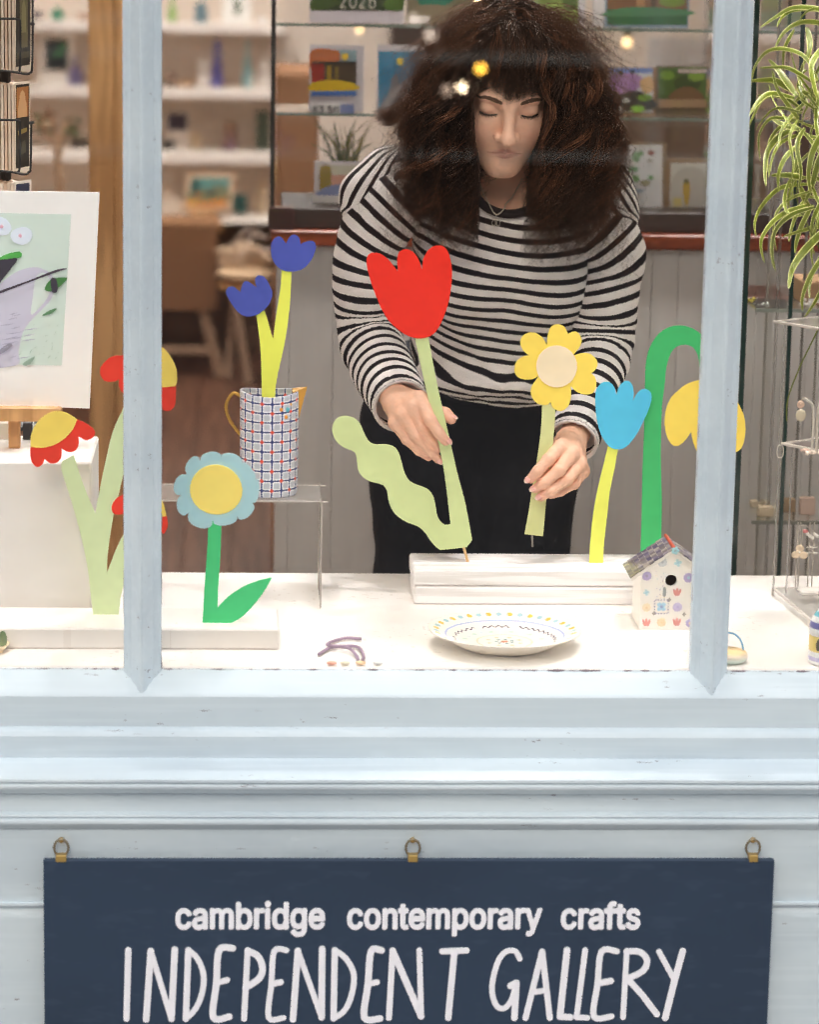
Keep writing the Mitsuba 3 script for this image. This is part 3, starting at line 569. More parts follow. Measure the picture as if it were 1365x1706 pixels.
paper('head', ZG([(124, 432), (138, 406), (165, 401), (190, 418), (206, 434), (213, 402), (226, 376), (246, 371), (275, 388), (298, 406), (290, 372), (297, 346), (320, 337), (350, 354), (376, 400), (389, 440), (376, 490), (345, 530), (300, 561), (245, 571), (200, 551), (165, 512), (140, 471)]), yj - 0.0034, f, PUR, corners=[4, 9], label='lower purple tulip head')

# bird house
yh0 = base_y(1110, 1049); yh1 = yh0 + 0.085
bh = thing('bird_house', 'white ceramic bird house painted with small flowers on the counter', 'bird house')
hx = lambda px: P(px, 1000, yh0)[0]; hz = lambda py: float(P(1120, py, yh0)[2])
xl, xr, xm, ze, zk = hx(1067), hx(1173), hx(1120), hz(963), hz(914)
slope = (zk - ze) / (xm - hx(1049))
gable = Polygon([(xl, Z0 + 0.0006), (xr, Z0 + 0.0006), (xr, zk - slope * (xr - xm) - 0.004), (xm, zk - 0.004), (xl, zk - slope * (xm - xl) - 0.004)])
hole = Point(xm - 0.0025, hz(967)).buffer(0.0088)
m = upright(gable.difference(hole), yh0 + 0.006, 0.006)
put('wall', m, 'gloss', bh, color=S(242, 236, 226), label='painted front wall with a round entrance hole')
put('wall', upright(gable, yh1, 0.005), 'gloss', bh, color=S(240, 234, 224))
for x_ in (xl, xr - 0.005):
    put('wall', bx([x_, yh0 + 0.0062, Z0 + 0.0006], [x_ + 0.005, yh1 - 0.0052, zk - slope * (xm - xl) - 0.006]), 'gloss', bh, color=S(238, 232, 222))
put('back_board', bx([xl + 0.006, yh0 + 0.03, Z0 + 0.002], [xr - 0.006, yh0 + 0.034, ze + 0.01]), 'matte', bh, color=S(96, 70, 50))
rng = np.random.default_rng(3)
TC = [S(120, 112, 128), S(96, 88, 108), S(150, 140, 148), S(128, 118, 120), S(168, 158, 150)]
for sgn in (-1, 1):
    e = np.array([sgn * (xm - hx(1049)), 0, ze - zk]); L = np.linalg.norm(e); e /= L; nrm = np.array([-e[2] * sgn, 0, e[0] * sgn]) if sgn > 0 else np.array([e[2], 0, -e[0]])
    nrm = nrm if nrm[2] > 0 else -nrm
    o = np.array([xm, yh0 - 0.006, zk])
    sl_ = []
    for dd in (0, 1):
        for uu in (0, 1):
            for ww in (0, 1): sl_.append(o + e * L * uu + np.array([0, 0.097, 0]) * ww - nrm * 0.004 * dd)
    rf = put('roof', trimesh.convex.convex_hull(np.array(sl_)), 'gloss', bh, color=S(232, 224, 212))
    tl, tc = [], []
    for i in range(9):
        for j in range(9):
            c = o + e * (L * (i + 0.5) / 9) + np.array([0, 0.097 * (j + 0.5 + 0.25 * (i % 2)) / 9.4, 0]) + nrm * 0.0006
            q = np.array([c + e * L / 19 * a_ + np.array([0, 0.0047 * b_, 0]) + nrm * (h_ * 0.0009 + 0.0006 * (a_ > 0) * h_) for a_ in (-1, 1) for b_ in (-1, 1) for h_ in (0, 1)])
            mm = trimesh.convex.convex_hull(q); tl.append(mm); tc.append(np.tile(TC[rng.integers(5)] * rng.uniform(0.8, 1.15), (len(mm.vertices), 1)))
    put('roof_tile', tl, 'gloss', rf, color=np.vstack(tc), kind='stuff', label='rows of small purple grey glazed roof tiles')
put('ridge', tube([[xm, yh0 - 0.004, zk + 0.0015], [xm, yh1 + 0.004, zk + 0.0015]], 0.0028, 8), 'gloss', bh, color=S(206, 92, 74), smooth=True)
def rosette(c, r, n, col, mid=None, yy=0.0, rot=0.0):
    r = r * 0.86
    out = [(ball([c[0] + 0.58 * r * math.cos(2 * math.pi * k / n + rot), c[1], c[2] + 0.58 * r * math.sin(2 * math.pi * k / n + rot)], [r * 0.42, 0.0008, r * 0.42], 1), col) for k in range(n)]
    return out + ([(ball([c[0], c[1] - 0.0004, c[2]], [r * 0.3, 0.0009, r * 0.3], 1), mid)] if mid is not None else [])
mot = []; dz = lambda x, y: P(960 + x * 0.2967, 860 + y * 0.2967, yh0) - np.array([0, 0.0003, 0])
VIO, BLU, RD, OCH, GRY = S(150, 128, 196), S(120, 190, 214), S(214, 76, 68), S(236, 200, 140), S(140, 150, 160)
mot += rosette(dz(555, 188) - [0, 0.006, 0], 0.0075, 5, S(110, 200, 214), S(70, 120, 140))
mot += rosette(dz(398, 335), 0.0085, 12, VIO, S(110, 84, 150)) + rosette(dz(485, 258), 0.0085, 9, S(178, 186, 192), GRY) + rosette(dz(572, 262), 0.007, 4, S(160, 214, 222), BLU, rot=0.3)
mot += rosette(dz(396, 428), 0.006, 4, S(180, 216, 224), BLU, rot=0.2) + rosette(dz(396, 512), 0.008, 9, S(244, 222, 180), OCH) + rosette(dz(570, 510), 0.0085, 12, S(176, 160, 210), VIO) + rosette(dz(480, 595), 0.0085, 8, S(240, 210, 160), OCH)
mot += rosette(dz(480, 508), 0.0095, 4, S(132, 196, 226), S(70, 110, 180), rot=0.78)
for x_, y_ in ((395, 598), (568, 428), (566, 595)):
    for k in (-1, 0, 1): c = dz(x_ + k * 13, y_ - 4 + abs(k) * 4); mm = ball([0, 0, 0], [0.0021, 0.0008, 0.0062], 1); mm.apply_transform(trimesh.transformations.rotation_matrix(k * 0.35, [0, 1, 0])); mm.apply_translation(c); mot.append((mm, RD))
for k in range(20):
    t = k / 20 * 2 * math.pi; x_, y_ = 480 + 38 * max(-1, min(1, 1.4 * math.cos(t))), 508 + 38 * max(-1, min(1, 1.4 * math.sin(t))); mot.append((ball(dz(x_, y_), [0.0012, 0.0006, 0.0012], 1), S(80, 74, 150)))
for x_, y_ in ((438, 545), (525, 468), (608, 550)): mot += rosette(dz(x_, y_), 0.0036, 4, S(92, 66, 56))
mm = ball([0, 0, 0], [0.003, 0.0008, 0.0085], 1); mm.apply_translation(dz(497, 425)); mot.append((mm, S(96, 112, 116)))
for k in range(26): mot.append((ball(dz(rng.uniform(440, 510), rng.uniform(310, 470)), [0.0009, 0.0005, 0.0009], 0), [BLU, VIO, OCH][k % 3]))
mot += rosette(dz(632, 345), 0.009, 9, VIO, BLU) + rosette(dz(640, 600), 0.008, 7, VIO, OCH)
put('painted_flower', [m for m, _ in mot], 'gloss', bh, color=np.vstack([np.tile(0.68 * np.asarray(c) + 0.32 * S(242, 236, 226), (len(m.vertices), 1)) for m, c in mot]), smooth=True, kind='stuff', label='small violet, blue, red and ochre flowers in relief on the front wall')

# plate
pc = Pz(841, 1058, Z0 + 0.017); pr_ = 0.5 * (P(967, 1058, pc[1])[0] - P(713, 1058, pc[1])[0])
prof = [(0.001, 0.0075), (0.5, 0.0075), (0.60, 0.009), (0.70, 0.014), (0.86, 0.0225), (0.985, 0.0275), (1.0, 0.0268), (0.995, 0.0255), (0.86, 0.0195), (0.68, 0.008), (0.56, 0.0018), (0.50, 0.0006), (0.001, 0.0006)]
v, uv, fc = [], [], []
ang = np.arange(72) * 2 * np.pi / 72
for i, (r_, z_) in enumerate(prof):
    for a_ in ang:
        w_ = 1 + 0.006 * math.sin(5 * a_ + 1); v.append([pc[0] + r_ * pr_ * w_ * math.cos(a_), pc[1] + r_ * pr_ * w_ * math.sin(a_), Z0 + z_]); uv.append([r_ * math.cos(a_), r_ * math.sin(a_)] if i < 7 else [0.97, 0.2])
for i in range(len(prof) - 1):
    for k in range(72): q, w_ = i * 72 + k, i * 72 + (k + 1) % 72; fc += [[q, q + 72, w_ + 72], [q, w_ + 72, w_]]
m = trimesh.Trimesh(v, fc, process=False)
put('plate', m, 'plate_glaze', smooth=True, uv=np.array(uv), label='round cream ceramic plate with painted dots and rings, lying on the counter', cat='plate')

# purple ribbon with small charms, blue handled trinket pot, bottle at the right edge
rb = thing('ribbon', 'mauve cord ribbon with small charms lying near the glass', 'ribbon')
q0 = lambda px, py, dz_=0.004: Pz(px, py, Z0 + dz_)
put('cord', [tube(cr([q0(531, 1090), q0(550, 1079), q0(575, 1076), q0(597, 1078), q0(606, 1092), q0(604, 1100)], 6, False), 0.0024, 8), tube(cr([q0(602, 1064), q0(575, 1063), q0(550, 1070), q0(548, 1075, 0.007), q0(580, 1079, 0.008), q0(594, 1092), q0(597, 1100)], 6, False), 0.0024, 8)], 'satin', rb, color=S(150, 128, 148), smooth=True)
for px, col in ((553, S(232, 168, 146)), (575, S(236, 226, 200)), (601, S(236, 204, 162)), (630, S(222, 220, 218))):
    put('charm', ball(q0(px, 1104, 0.004), [0.0075, 0.005, 0.003], 2), 'gloss', rb, color=col, smooth=True)
tp = thing('trinket_pot', 'small painted pot with a thin blue wire handle beside the right glazing bar', 'pot')
c = Pz(1216, 1098, Z0 + 0.004)
put('body', lathe([(0.001, 0), (0.019, 0.0), (0.025, 0.004), (0.026, 0.011), (0.022, 0.017), (0.001, 0.018)], [c[0], c[1], Z0 + 0.0006], 32), 'gloss', tp, smooth=True,
    color=lambda v: np.where((v[:, 2:] > Z0 + 0.013), S(244, 214, 160), np.where(v[:, 2:] > Z0 + 0.006, S(236, 224, 204), S(206, 222, 214))))
put('painted_flower', [ball([c[0] + 0.004 * k, c[1] - 0.0245 + 0.0005 * k * k, Z0 + 0.0105], [0.0035, 0.0012, 0.0028], 1) for k in (-2, -1, 0, 1, 2)], 'gloss', tp, color=S(222, 110, 96), smooth=True)
put('handle', tube(cr([[c[0] - 0.022, c[1], Z0 + 0.014], [c[0] - 0.016, c[1], Z0 + 0.036], [c[0], c[1], Z0 + 0.043], [c[0] + 0.014, c[1], Z0 + 0.034], [c[0] + 0.02, c[1], Z0 + 0.016]], 6, False), 0.0013, 6), 'gloss', tp, color=S(120, 180, 222), smooth=True)
bt = thing('bottle', 'white ceramic bottle with blue bands and yellow painted panel on the counter', 'bottle')
yb_ = base_y(1375, 1104); c = P(1377, 1104, yb_); rb_ = 0.0265
bz = lambda py: float(P(1377, py, yb_)[2] - Z0)
def bcol(v):
    z = v[:, 2:] - Z0; o = np.broadcast_to(S(240, 240, 238), v.shape).copy()
    o = np.where((z > bz(1082)) & (z < bz(1056)), S(238, 212, 120), o); o = np.where((z > bz(1044)) & (z < bz(1034)), S(116, 116, 176), o)
    o = np.where((z > bz(1024)) & (z < bz(1017)), S(120, 190, 206), o); return np.where((z > bz(1098)) & (z < bz(1090)), S(196, 190, 224), o)
zz = np.linspace(0, 1, 60)
prof = [(0.001, 0.0)] + [(rb_ * (0.96 + 0.04 * min(1, t * 12)) if t < 0.62 else rb_ * (1 - 0.62 * smooth_) , t * bz(1002)) for t in zz for smooth_ in [max(0.0, min(1.0, (t - 0.62) / 0.3)) ** 1.5]] + [(0.001, bz(1000))]
put('body', lathe(prof, [c[0], c[1], Z0 + 0.0006], 40), 'gloss', bt, smooth=True, color=bcol)
put('painted_figure', ball([c[0] - 0.017, c[1] - 0.0215, Z0 + bz(1069)], [0.0035, 0.002, 0.009], 2), 'gloss', bt, color=S(84, 78, 62), smooth=True)
# clear acrylic tray lying on the right of the counter
tr = thing('tray', 'flat clear acrylic tray lying on the right of the counter', 'tray')
tq = [Pz(1288, 979, Z0 + 0.012), Pz(1350, 1032, Z0 + 0.012), Pz(1520, 1032, Z0 + 0.012), Pz(1520, 979, Z0 + 0.012)]
put('top', quad_mesh(*tq), 'acrylic', tr)
put('edge', tube([*tq[:2]], 0.0022, 6), 'gloss', tr, color=S(214, 206, 198), smooth=True)
put('edge', tube([tq[0], tq[3]], 0.0016, 6), 'gloss', tr, color=S(214, 206, 198), smooth=True)
put('foot', bx(tq[1] + [-0.002, -0.002, -0.0115], tq[1] + [0.002, 0.002, -0.002]), 'gloss', tr, color=S(214, 206, 198))
put('foot', bx(tq[0] + [-0.002, -0.002, -0.0115], tq[0] + [0.002, 0.002, -0.002]), 'gloss', tr, color=S(214, 206, 198))
put('box', bx(Pz(1335, 990, Z0 + 0.0145) + [0, 0, -0.002], Pz(1480, 983, Z0 + 0.0145) + [0, 0, 0.004], 0.001), 'gloss', tr, color=S(226, 220, 214))
# leafy sprig dish at the left edge
dc = Pz(-14, 1082, Z0 + 0.003)
sd = thing('leaf_dish', 'small cream dish with painted green leaf at the left edge of the counter', 'dish')
put('body', lathe([(0.001, 0.003), (0.014, 0.003), (0.024, 0.012), (0.026, 0.0125), (0.016, 0.0006), (0.001, 0.0006)], [dc[0], dc[1], Z0], 32), 'gloss', sd, color=S(246, 226, 190), smooth=True)
put('leaf', ball(dc + [0.016, 0.004, 0.014], [0.006, 0.0012, 0.013], 2), 'gloss', sd, color=S(110, 130, 96), smooth=True)

# framed print on its easel
YP = 0.34
ea = thing('easel', 'wooden table easel on the plinth carrying the white mounted print', 'easel')
lg0, lg1 = P(-120, 675, YP), P(104, 699, YP)
put('ledge', bx([lg0[0], YP - 0.022, lg1[2]], [lg1[0], YP + 0.012, P(60, 676, YP)[2]], 0.0015), 'pale_wood', ea)
put('leg', bx([P(16, 700, YP + 0.04)[0], YP + 0.015, zp + 0.0005], [P(35, 700, YP + 0.04)[0], YP + 0.034, lg1[2] - 0.0005], 0.0015), 'pale_wood', ea)
put('leg', bx([P(-90, 700, YP + 0.04)[0], YP + 0.015, zp + 0.0005], [P(-70, 700, YP + 0.04)[0], YP + 0.034, lg1[2] - 0.0005], 0.0015), 'pale_wood', ea)
put('upright', bx([P(-40, 700, YP + 0.04)[0], YP + 0.015, lg1[2]], [P(-20, 700, YP + 0.04)[0], YP + 0.03, P(0, 420, YP)[2]], 0.0015), 'pale_wood', ea)
fp = thing('mounted_print', 'white mounted art print of pale flowers and lavender shapes, leaning on the easel', 'print')
mount = [(-150, 316), (166, 320.5), (149.5, 680), (-150, 671)]
put('mount', upright(outline(mount, YP), YP, 0.004), 'satin', fp, color=S(246, 244, 242))
ya = YP - 0.0042
ZF0 = lambda p: [(x * 0.34432, y * 0.34432) for x, y in p]
WHT, LAV, INK, DG = S(250, 250, 252), S(206, 204, 222), S(62, 58, 70), S(72, 128, 70)
lay = [([(-150, 352), (118.5, 357.5), (103, 609), (-150, 605)], S(212, 228, 220))]
lay += [(cr(ZF([(-60, 720), (-40, 560), (40, 470), (120, 430), (190, 425), (250, 460), (265, 520), (245, 580), (200, 630), (150, 680), (110, 740), (90, 830), (85, 893), (-60, 893)]), 5), LAV)]
lay += [(cr(ZF([(160, 560), (175, 470), (215, 450), (245, 490), (235, 560), (190, 620), (150, 650)]), 5), S(218, 230, 226))]
lay += [(ZF(disc_poly(5, 225, 50, 44, 24, 0.06)), S(226, 236, 250)), (ZF(disc_poly(105, 270, 50, 45, 24, 0.06, 2)), S(226, 236, 250)), (ZF(disc_poly(8, 226, 8, 9, 12)), S(226, 178, 196)), (ZF(disc_poly(98, 270, 8, 9, 12)), S(226, 178, 196))]
lay += [(cr(ZF([(-20, 390), (30, 360), (90, 346), (106, 358), (98, 375), (40, 382), (-10, 400)]), 4), S(86, 176, 84)), (cr(ZF([(-20, 400), (40, 382), (85, 380), (60, 420), (20, 470), (-20, 510)]), 4), INK)]
lay += [(cr(ZF([(-10, 540), (140, 486), (270, 435), (328, 428), (275, 445), (140, 494), (-10, 552)]), 4), S(74, 66, 78)), (cr(ZF([(218, 520), (250, 480), (325, 472), (300, 505), (260, 535), (225, 535)]), 4), DG), (cr(ZF([(246, 480), (268, 474), (280, 505), (276, 540), (254, 540)]), 4), INK)]
lay += [(cr(ZF([(205, 655), (240, 630), (278, 620), (250, 645)]), 3), S(96, 140, 104)), (cr(ZF([(-20, 840), (40, 790), (60, 800), (10, 838)]), 3), S(150, 148, 166)), (cr(ZF([(110, 890), (150, 860), (170, 855), (140, 893)]), 3), S(150, 176, 160))]
rng = np.random.default_rng(9)
for k in range(26):
    x_, y_, l_ = rng.uniform(90, 290), rng.uniform(690, 880), rng.uniform(6, 22); a_ = rng.uniform(0.2, 1.2); c_, s_ = math.cos(a_) * l_, -math.sin(a_) * l_
    lay.append((ZF([(x_, y_), (x_ + c_ * 0.5 + 3, y_ + s_ * 0.5 - 2), (x_ + c_, y_ + s_), (x_ + c_ * 0.5 - 3, y_ + s_ * 0.5 + 2)]), S(150, 176, 160)))
for k in range(18):
    x_, y_ = rng.uniform(-20, 120), rng.uniform(640, 860); w_ = rng.uniform(30, 90)
    lay.append((ZF([(x_, y_), (x_ + w_ * 0.5, y_ - 8), (x_ + w_, y_ - 12), (x_ + w_ * 0.5, y_ - 3)]), S(176, 174, 196)))
art(fp, ya, lay)
sl2 = thing('small_book', 'pale spined booklet standing on the plinth under the easel ledge', 'book')
put('cover', bx(P(-10, 728, 0.43) * [1, 1, 0] + [0, 0, zp + 0.0006], P(17, 700, 0.455), 0.001), 'satin', sl2, color=S(214, 206, 190))
sl2 = thing('small_book', 'black booklet standing on the plinth behind the easel leg', 'book')
put('cover', bx(P(38, 728, 0.43) * [1, 1, 0] + [0, 0, zp + 0.0006], P(54, 700, 0.455), 0.001), 'satin', sl2, color=S(44, 42, 44))
put('page_block', bx(P(54.5, 728, 0.433) * [1, 1, 0] + [0, 0, zp + 0.0006], P(57, 702, 0.452)), 'satin', sl2, color=S(200, 196, 188))
# ------------------------------------------------------------------ inside the shop
def pbox(name, x0, y0, x1, y1, ya, yb, mat, parent, color=None, r=0.001, **k):
    """A box whose front face fills the pixel rectangle at depth ya."""
    a_, b_ = P(x0, y0, ya), P(x1, y1, ya)
    return put(name, bx([a_[0], ya, b_[2]], [b_[0], yb, a_[2]], r), mat, parent, color=color, **k)
def lone(name, label, cat, mesh, mat, color=None, group=None, **k): return put(name, mesh, mat, color=color, label=label, cat=cat, group=group, **k)
def turned(px, top, bot, y, prof, n=24):              # a pot: profile (half width px, pixel row), turned at depth y
    return lathe([(0.0005, P(px, prof[0][1], y)[2])] + [(abs(P(px + w, r, y)[0] - P(px, r, y)[0]), P(px, r, y)[2]) for w, r in prof] + [(0.0005, P(px, prof[-1][1], y)[2])], [P(px, bot, y)[0], y, 0], n)
YW = 7.5                                              # depth of the things on the far shelves
WHT2 = S(238, 230, 222)
tops = []
for i, (r0, r1) in enumerate(((36, 55), (145.5, 164), (252, 272))):
    a_, b_ = P(-260, r0, 7.28), P(475, r1, 7.28); zt_ = float(Pz(250, r0 - 0.0, P(250, r0 + 3, 7.28)[2])[2])
    z1_, z0_ = float(P(250, r0 + 4, 7.28)[2]), float(P(250, r1, 7.28)[2])
    put('wall_shelf', bx([a_[0], 7.28, z0_], [b_[0], 7.655, z1_], 0.003), 'satin', color=WHT2, label=f'{["top", "second", "third"][i]} white wall shelf with ceramics at the back of the shop', cat='shelf', group='white wall shelves'); tops.append(z1_)
a_, b_ = P(-260, 366, 7.1), P(470, 376, 7.1)
sb = thing('sideboard', 'low sideboard with wooden front edge under the wall shelves', 'sideboard')
tops.append(float(a_[2]))
put('top', bx([a_[0], 7.12, b_[2] + 0.006], [b_[0], 7.655, a_[2]], 0.003), 'satin', sb, color=WHT2)
put('front_edge', bx([a_[0], 7.09, b_[2] - 0.03], [P(372, 370, 7.1)[0], 7.1195, b_[2] + 0.004], 0.003), 'pale_wood', sb)
put('panel', bx([a_[0], 7.45, FLOOR + 0.001], [b_[0], 7.47, b_[2] - 0.002]), 'matte', sb, color=S(120, 92, 72))
put('panel', bx([b_[0] - 0.03, 7.13, FLOOR + 0.001], [b_[0], 7.44, b_[2] - 0.002]), 'matte', sb, color=S(150, 118, 94))

def pot(px, top, bot, w, shelf, color, label, cat='vase', shape='vase', mat='satin'):
    h = bot - top; S_ = {'vase': [(w * .8, bot), (w, bot - h * .3), (w * .75, bot - h * .7), (w * .5, top)], 'bowl': [(w * .5, bot), (w * .95, bot - h * .5), (w, top)],
                         'cone': [(w, bot), (w * .85, bot - h * .25), (w * .45, bot - h * .8), (w * .5, top + h * .04), (w * .42, top)], 'bottle': [(w * .9, bot), (w, bot - h * .2), (w * .9, bot - h * .5), (w * .35, bot - h * .68), (w * .3, top)],
                         'tub': [(w * .92, bot), (w, top)], 'round': [(w * .6, bot), (w, bot - h * .3), (w * .95, bot - h * .6), (w * .3, bot - h * .82), (w * .3, top)], 'dome': [(w, bot), (w, bot - h * .55), (w * .75, bot - h * .85), (w * .3, top)]}[shape]
    m = turned(px, top, bot, YW, S_); v = m.vertices; v[:, 2] += tops[shelf] + 0.0008 - v[:, 2].min()
    m.fix_normals()
    return put(cat.replace(' ', '_'), m, mat, color=color, smooth=40, label=label, cat=cat, group='ceramics on the far shelves')
def framed(px0, top, px1, bot, shelf, inner, cols, label, y=YW, z=None):
    t = thing('picture', label, 'picture'); z = tops[shelf] + 0.0008 if z is None else z
    a_, b_ = P(px0, top, y), P(px1, bot, y); d = z - b_[2]
    put('mount', bx([a_[0], y, z], [b_[0], y + 0.012, a_[2] + d], 0.001), 'satin', t, color=cols[0])
    g = []
    for (u0, v0, u1, v1), c in zip(inner, cols[1:]):
        w_, h_ = b_[0] - a_[0], a_[2] + d - z
        g.append((bx([a_[0] + u0 * w_, y - 0.0015 - 0.001 * len(g), z + h_ * (1 - v1)], [a_[0] + u1 * w_, y - 0.0002, z + h_ * (1 - v0)]), c))
    put('picture_print', [m for m, _ in g], 'print', t, color=np.vstack([np.tile(c, (8, 1)) for _, c in g])); return t
pot(62, 22, 36, 8, 0, S(70, 48, 62), 'dark plum bowl on the top shelf', 'bowl', 'bowl')
pot(96, 14, 36, 11, 0, S(70, 140, 108), 'round green pot on the top shelf', 'pot', 'round')
pot(139, 24, 36, 8, 0, S(176, 140, 118), 'small tan cup on the top shelf', 'cup', 'tub')
pot(194, 6, 36, 6, 0, S(40, 56, 46), 'dark green bottle beside the wooden post on the top shelf', 'bottle', 'cone')
pot(287, -6, 36, 7, 0, S(140, 176, 92), 'light green bottle on the top shelf', 'bottle', 'bottle')
pot(335, 2, 36, 10.5, 0, S(98, 128, 140), 'slate blue domed vase on the top shelf', 'vase', 'dome')
framed(371, -12, 419, 34, 0, [(0.42, 0.15, 0.62, 0.72)], [S(240, 238, 232), S(96, 110, 90)], 'small white mounted print on the top shelf')
pot(438, 26, 36, 9, 0, S(238, 236, 234), 'small white dish at the right end of the top shelf', 'dish', 'bowl')
framed(60, 58, 124, 146, 1, [(0.25, 0.14, 0.83, 0.72), (0.45, 0.4, 0.62, 0.46), (0.58, 0.3, 0.72, 0.38), (0.68, 0.22, 0.78, 0.3)], [S(240, 234, 226), S(38, 50, 56), S(64, 160, 84), S(64, 160, 84), S(64, 160, 84)], 'dark print with a green stroke in a white mount on the second shelf')
pot(126, 98, 146, 12, 1, S(112, 102, 142), 'lilac round bottle on the second shelf left of the post', 'bottle', 'bottle')
pot(285, 124, 146, 8, 1, S(142, 118, 104), 'brown cup on the second shelf', 'cup', 'tub'); pot(309, 138, 146, 16, 1, S(206, 168, 128), 'low tan dish on the second shelf', 'dish', 'bowl')
pot(362, 68, 146, 11, 1, S(98, 94, 164), 'tall violet conical bottle on the second shelf', 'bottle', 'cone')
pot(412, 68, 146, 8.5, 1, S(150, 190, 192), 'tall pale teal bottle on the second shelf', 'bottle', 'bottle')
pot(421, 116, 146, 6, 1, S(240, 234, 226), 'small white bottle in front of the teal bottle', 'bottle', 'bottle')
framed(330, 100, 350, 146, 1, [(0.1, 0.1, 0.9, 0.9)], [S(240, 232, 224), S(244, 238, 232)], 'blank cream card on the second shelf'); framed(432, 100, 452, 146, 1, [(0.1, 0.1, 0.9, 0.9)], [S(240, 232, 224), S(244, 238, 232)], 'blank cream card at the right end of the second shelf')
framed(274, 190, 314, 252, 2, [(0.12, 0.03, 0.95, 0.5)], [S(232, 222, 212), S(52, 40, 56)], 'dark plum picture on the third shelf')
for k, px in enumerate((276, 286)): pot(px, 236, 252, 5, 2, S(46, 44, 48), ['black salt pot on the third shelf', 'second black pot right of the first on the third shelf'][k], 'pot', 'dome')
pot(326, 226, 252, 9, 2, S(216, 196, 166), 'cream beaker on the third shelf', 'beaker', 'tub')
pot(384, 206, 252, 12, 2, lambda v: np.where(v[:, 2:] > tops[2] + 0.055, S(158, 128, 98), S(128, 96, 118)), 'vase with tan top and mauve foot on the third shelf', 'vase', 'tub')
lone('box', 'dark green upright box at the right end of the third shelf', 'box', bx([P(427, 252, YW)[0], YW, tops[2] + 0.0008], [P(449, 252, YW)[0], YW + 0.1, P(427, 188, YW)[2]], 0.002), 'satin', S(70, 86, 70))
for k, px in enumerate((123, 133, 144)): pot(px, 236, 252, 5.5, 2, [S(60, 52, 46), S(84, 74, 62), S(52, 46, 44)][k], ['darkest small pot left of the post on the third shelf', 'grey brown small pot left of the post on the third shelf', 'small black pot nearest the post on the third shelf'][k], 'pot', 'dome')
framed(170, 196, 206, 252, 2, [(0.15, 0.15, 0.85, 0.85)], [S(226, 212, 196), S(190, 150, 130)], 'small pink print behind the wooden post on the third shelf')
for k, (a0, a1, t_) in enumerate(((271, 283, 318), (285, 298, 328))): lone('carton', ['tall cream carton on the sideboard', 'shorter cream carton on the sideboard'][k], 'carton', bx([P(a0, 364, YW)[0], YW - 0.1, tops[3] + 0.0008], [P(a1, 364, YW)[0], YW - 0.05, P(a0, t_, YW - 0.1)[2]], 0.002), 'satin', S(228, 214, 198))
pot(400, 333, 364, 12, 3, S(40, 112, 114), 'teal tumbler on the sideboard', 'tumbler', 'tub'); pot(436, 312, 364, 11, 3, S(226, 206, 178), 'cream jar at the right end of the sideboard', 'jar', 'dome')
t = thing('small_easel', 'miniature wooden easel on the sideboard holding a landscape painting', 'easel')
ye = 7.3
pbox('ledge', 313, 349, 362, 357, ye - 0.02, ye + 0.03, 'pale_wood', t)
for px in (318, 357): put('leg', bx([P(px - 3, 350, ye)[0], ye - 0.004, tops[3] + 0.0006], [P(px + 3, 350, ye)[0], ye + 0.012, P(px, 357, ye)[2] - 0.0006], 0.001), 'pale_wood', t)
t = thing('landscape_painting', 'small landscape painting in a pale frame on the miniature easel', 'painting')
put('frame', upright(outline([(303, 349), (314, 289), (394, 291), (382, 350)], ye), ye, 0.012), 'satin', t, color=S(218, 188, 160))
art(t, ye - 0.0125, [([(311, 343), (320, 296), (385, 297), (375, 345)], S(96, 150, 146)), (cr([(316, 318), (330, 310), (345, 318), (362, 308), (381, 316), (377, 338), (313, 338)], 3), S(120, 124, 96)), (cr([(319, 300), (330, 298), (334, 316), (318, 322)], 3), S(36, 92, 88)),
     ([(311, 343), (313, 331), (340, 336), (378, 330), (375, 345)], S(196, 126, 54)), (disc_poly(352, 322, 9, 6), S(70, 78, 62)), (disc_poly(330, 326, 7, 4), S(160, 104, 60)), (disc_poly(322, 338, 6, 3), S(206, 172, 60))], start=0.002)
# table with brown cloth, stool, crumpled paper
YT = 6.75
t = thing('table', 'table under a brown cloth in front of the sideboard at the back', 'table')
a_, b_ = P(255, 377, YT), P(362, 516, YT)
rng = np.random.default_rng(5)
xs = np.linspace(a_[0] - 0.5, b_[0], 40); zs = np.linspace(b_[2], a_[2], 14); v = []
for z in zs:
    for x in xs: v.append([x, YT - 0.03 * (meshkit.fbm(np.array([[x * 9, z * 1.5, 0]]), 3)[0]) * (1.2 - (z - zs[0]) / (zs[-1] - zs[0])), z])
fc = []
for i in range(13):
    for j in range(39): q = i * 40 + j; fc += [[q, q + 1, q + 41], [q, q + 41, q + 40]]
put('cloth', [trimesh.Trimesh(v, fc, process=False)], 'matte', t, color=S(120, 84, 58), smooth=True, label='brown cloth hanging from the table')
put('top', bx([a_[0] - 0.5, YT - 0.005, a_[2] + 0.0005], [b_[0] + 0.01, 7.05, a_[2] + 0.012], 0.002), 'matte', t, color=S(142, 104, 74))
YL = 6.7
def leg_px(x0, r0, x1, r1, y, r): 
    p = P(x1, r1, y); q = P(x0, r0, y); p = q + (p - q) * ((FLOOR + 0.001 + r * 0.2 - q[2]) / (p[2] - q[2])); return tube([q, p], [r * 0.8, r], 8)
put('leg', leg_px(338, 515, 369, 630, YL + 0.06, 0.022), 'matte', t, color=S(158, 128, 104)); put('leg', leg_px(240, 515, 226, 630, YL + 0.06, 0.022), 'matte', t, color=S(158, 128, 104))
put('stretcher', bx([P(225, 585, YL + 0.055)[0], YL + 0.05, P(300, 590, YL + 0.05)[2]], [P(352, 585, YL + 0.05)[0], YL + 0.07, P(300, 578, YL + 0.05)[2]], 0.003), 'matte', t, color=S(158, 128, 104))
t = thing('stool', 'pale wooden stool with cream cushion beside the brown table', 'stool')
ys = 6.55; c = P(408, 462, ys)
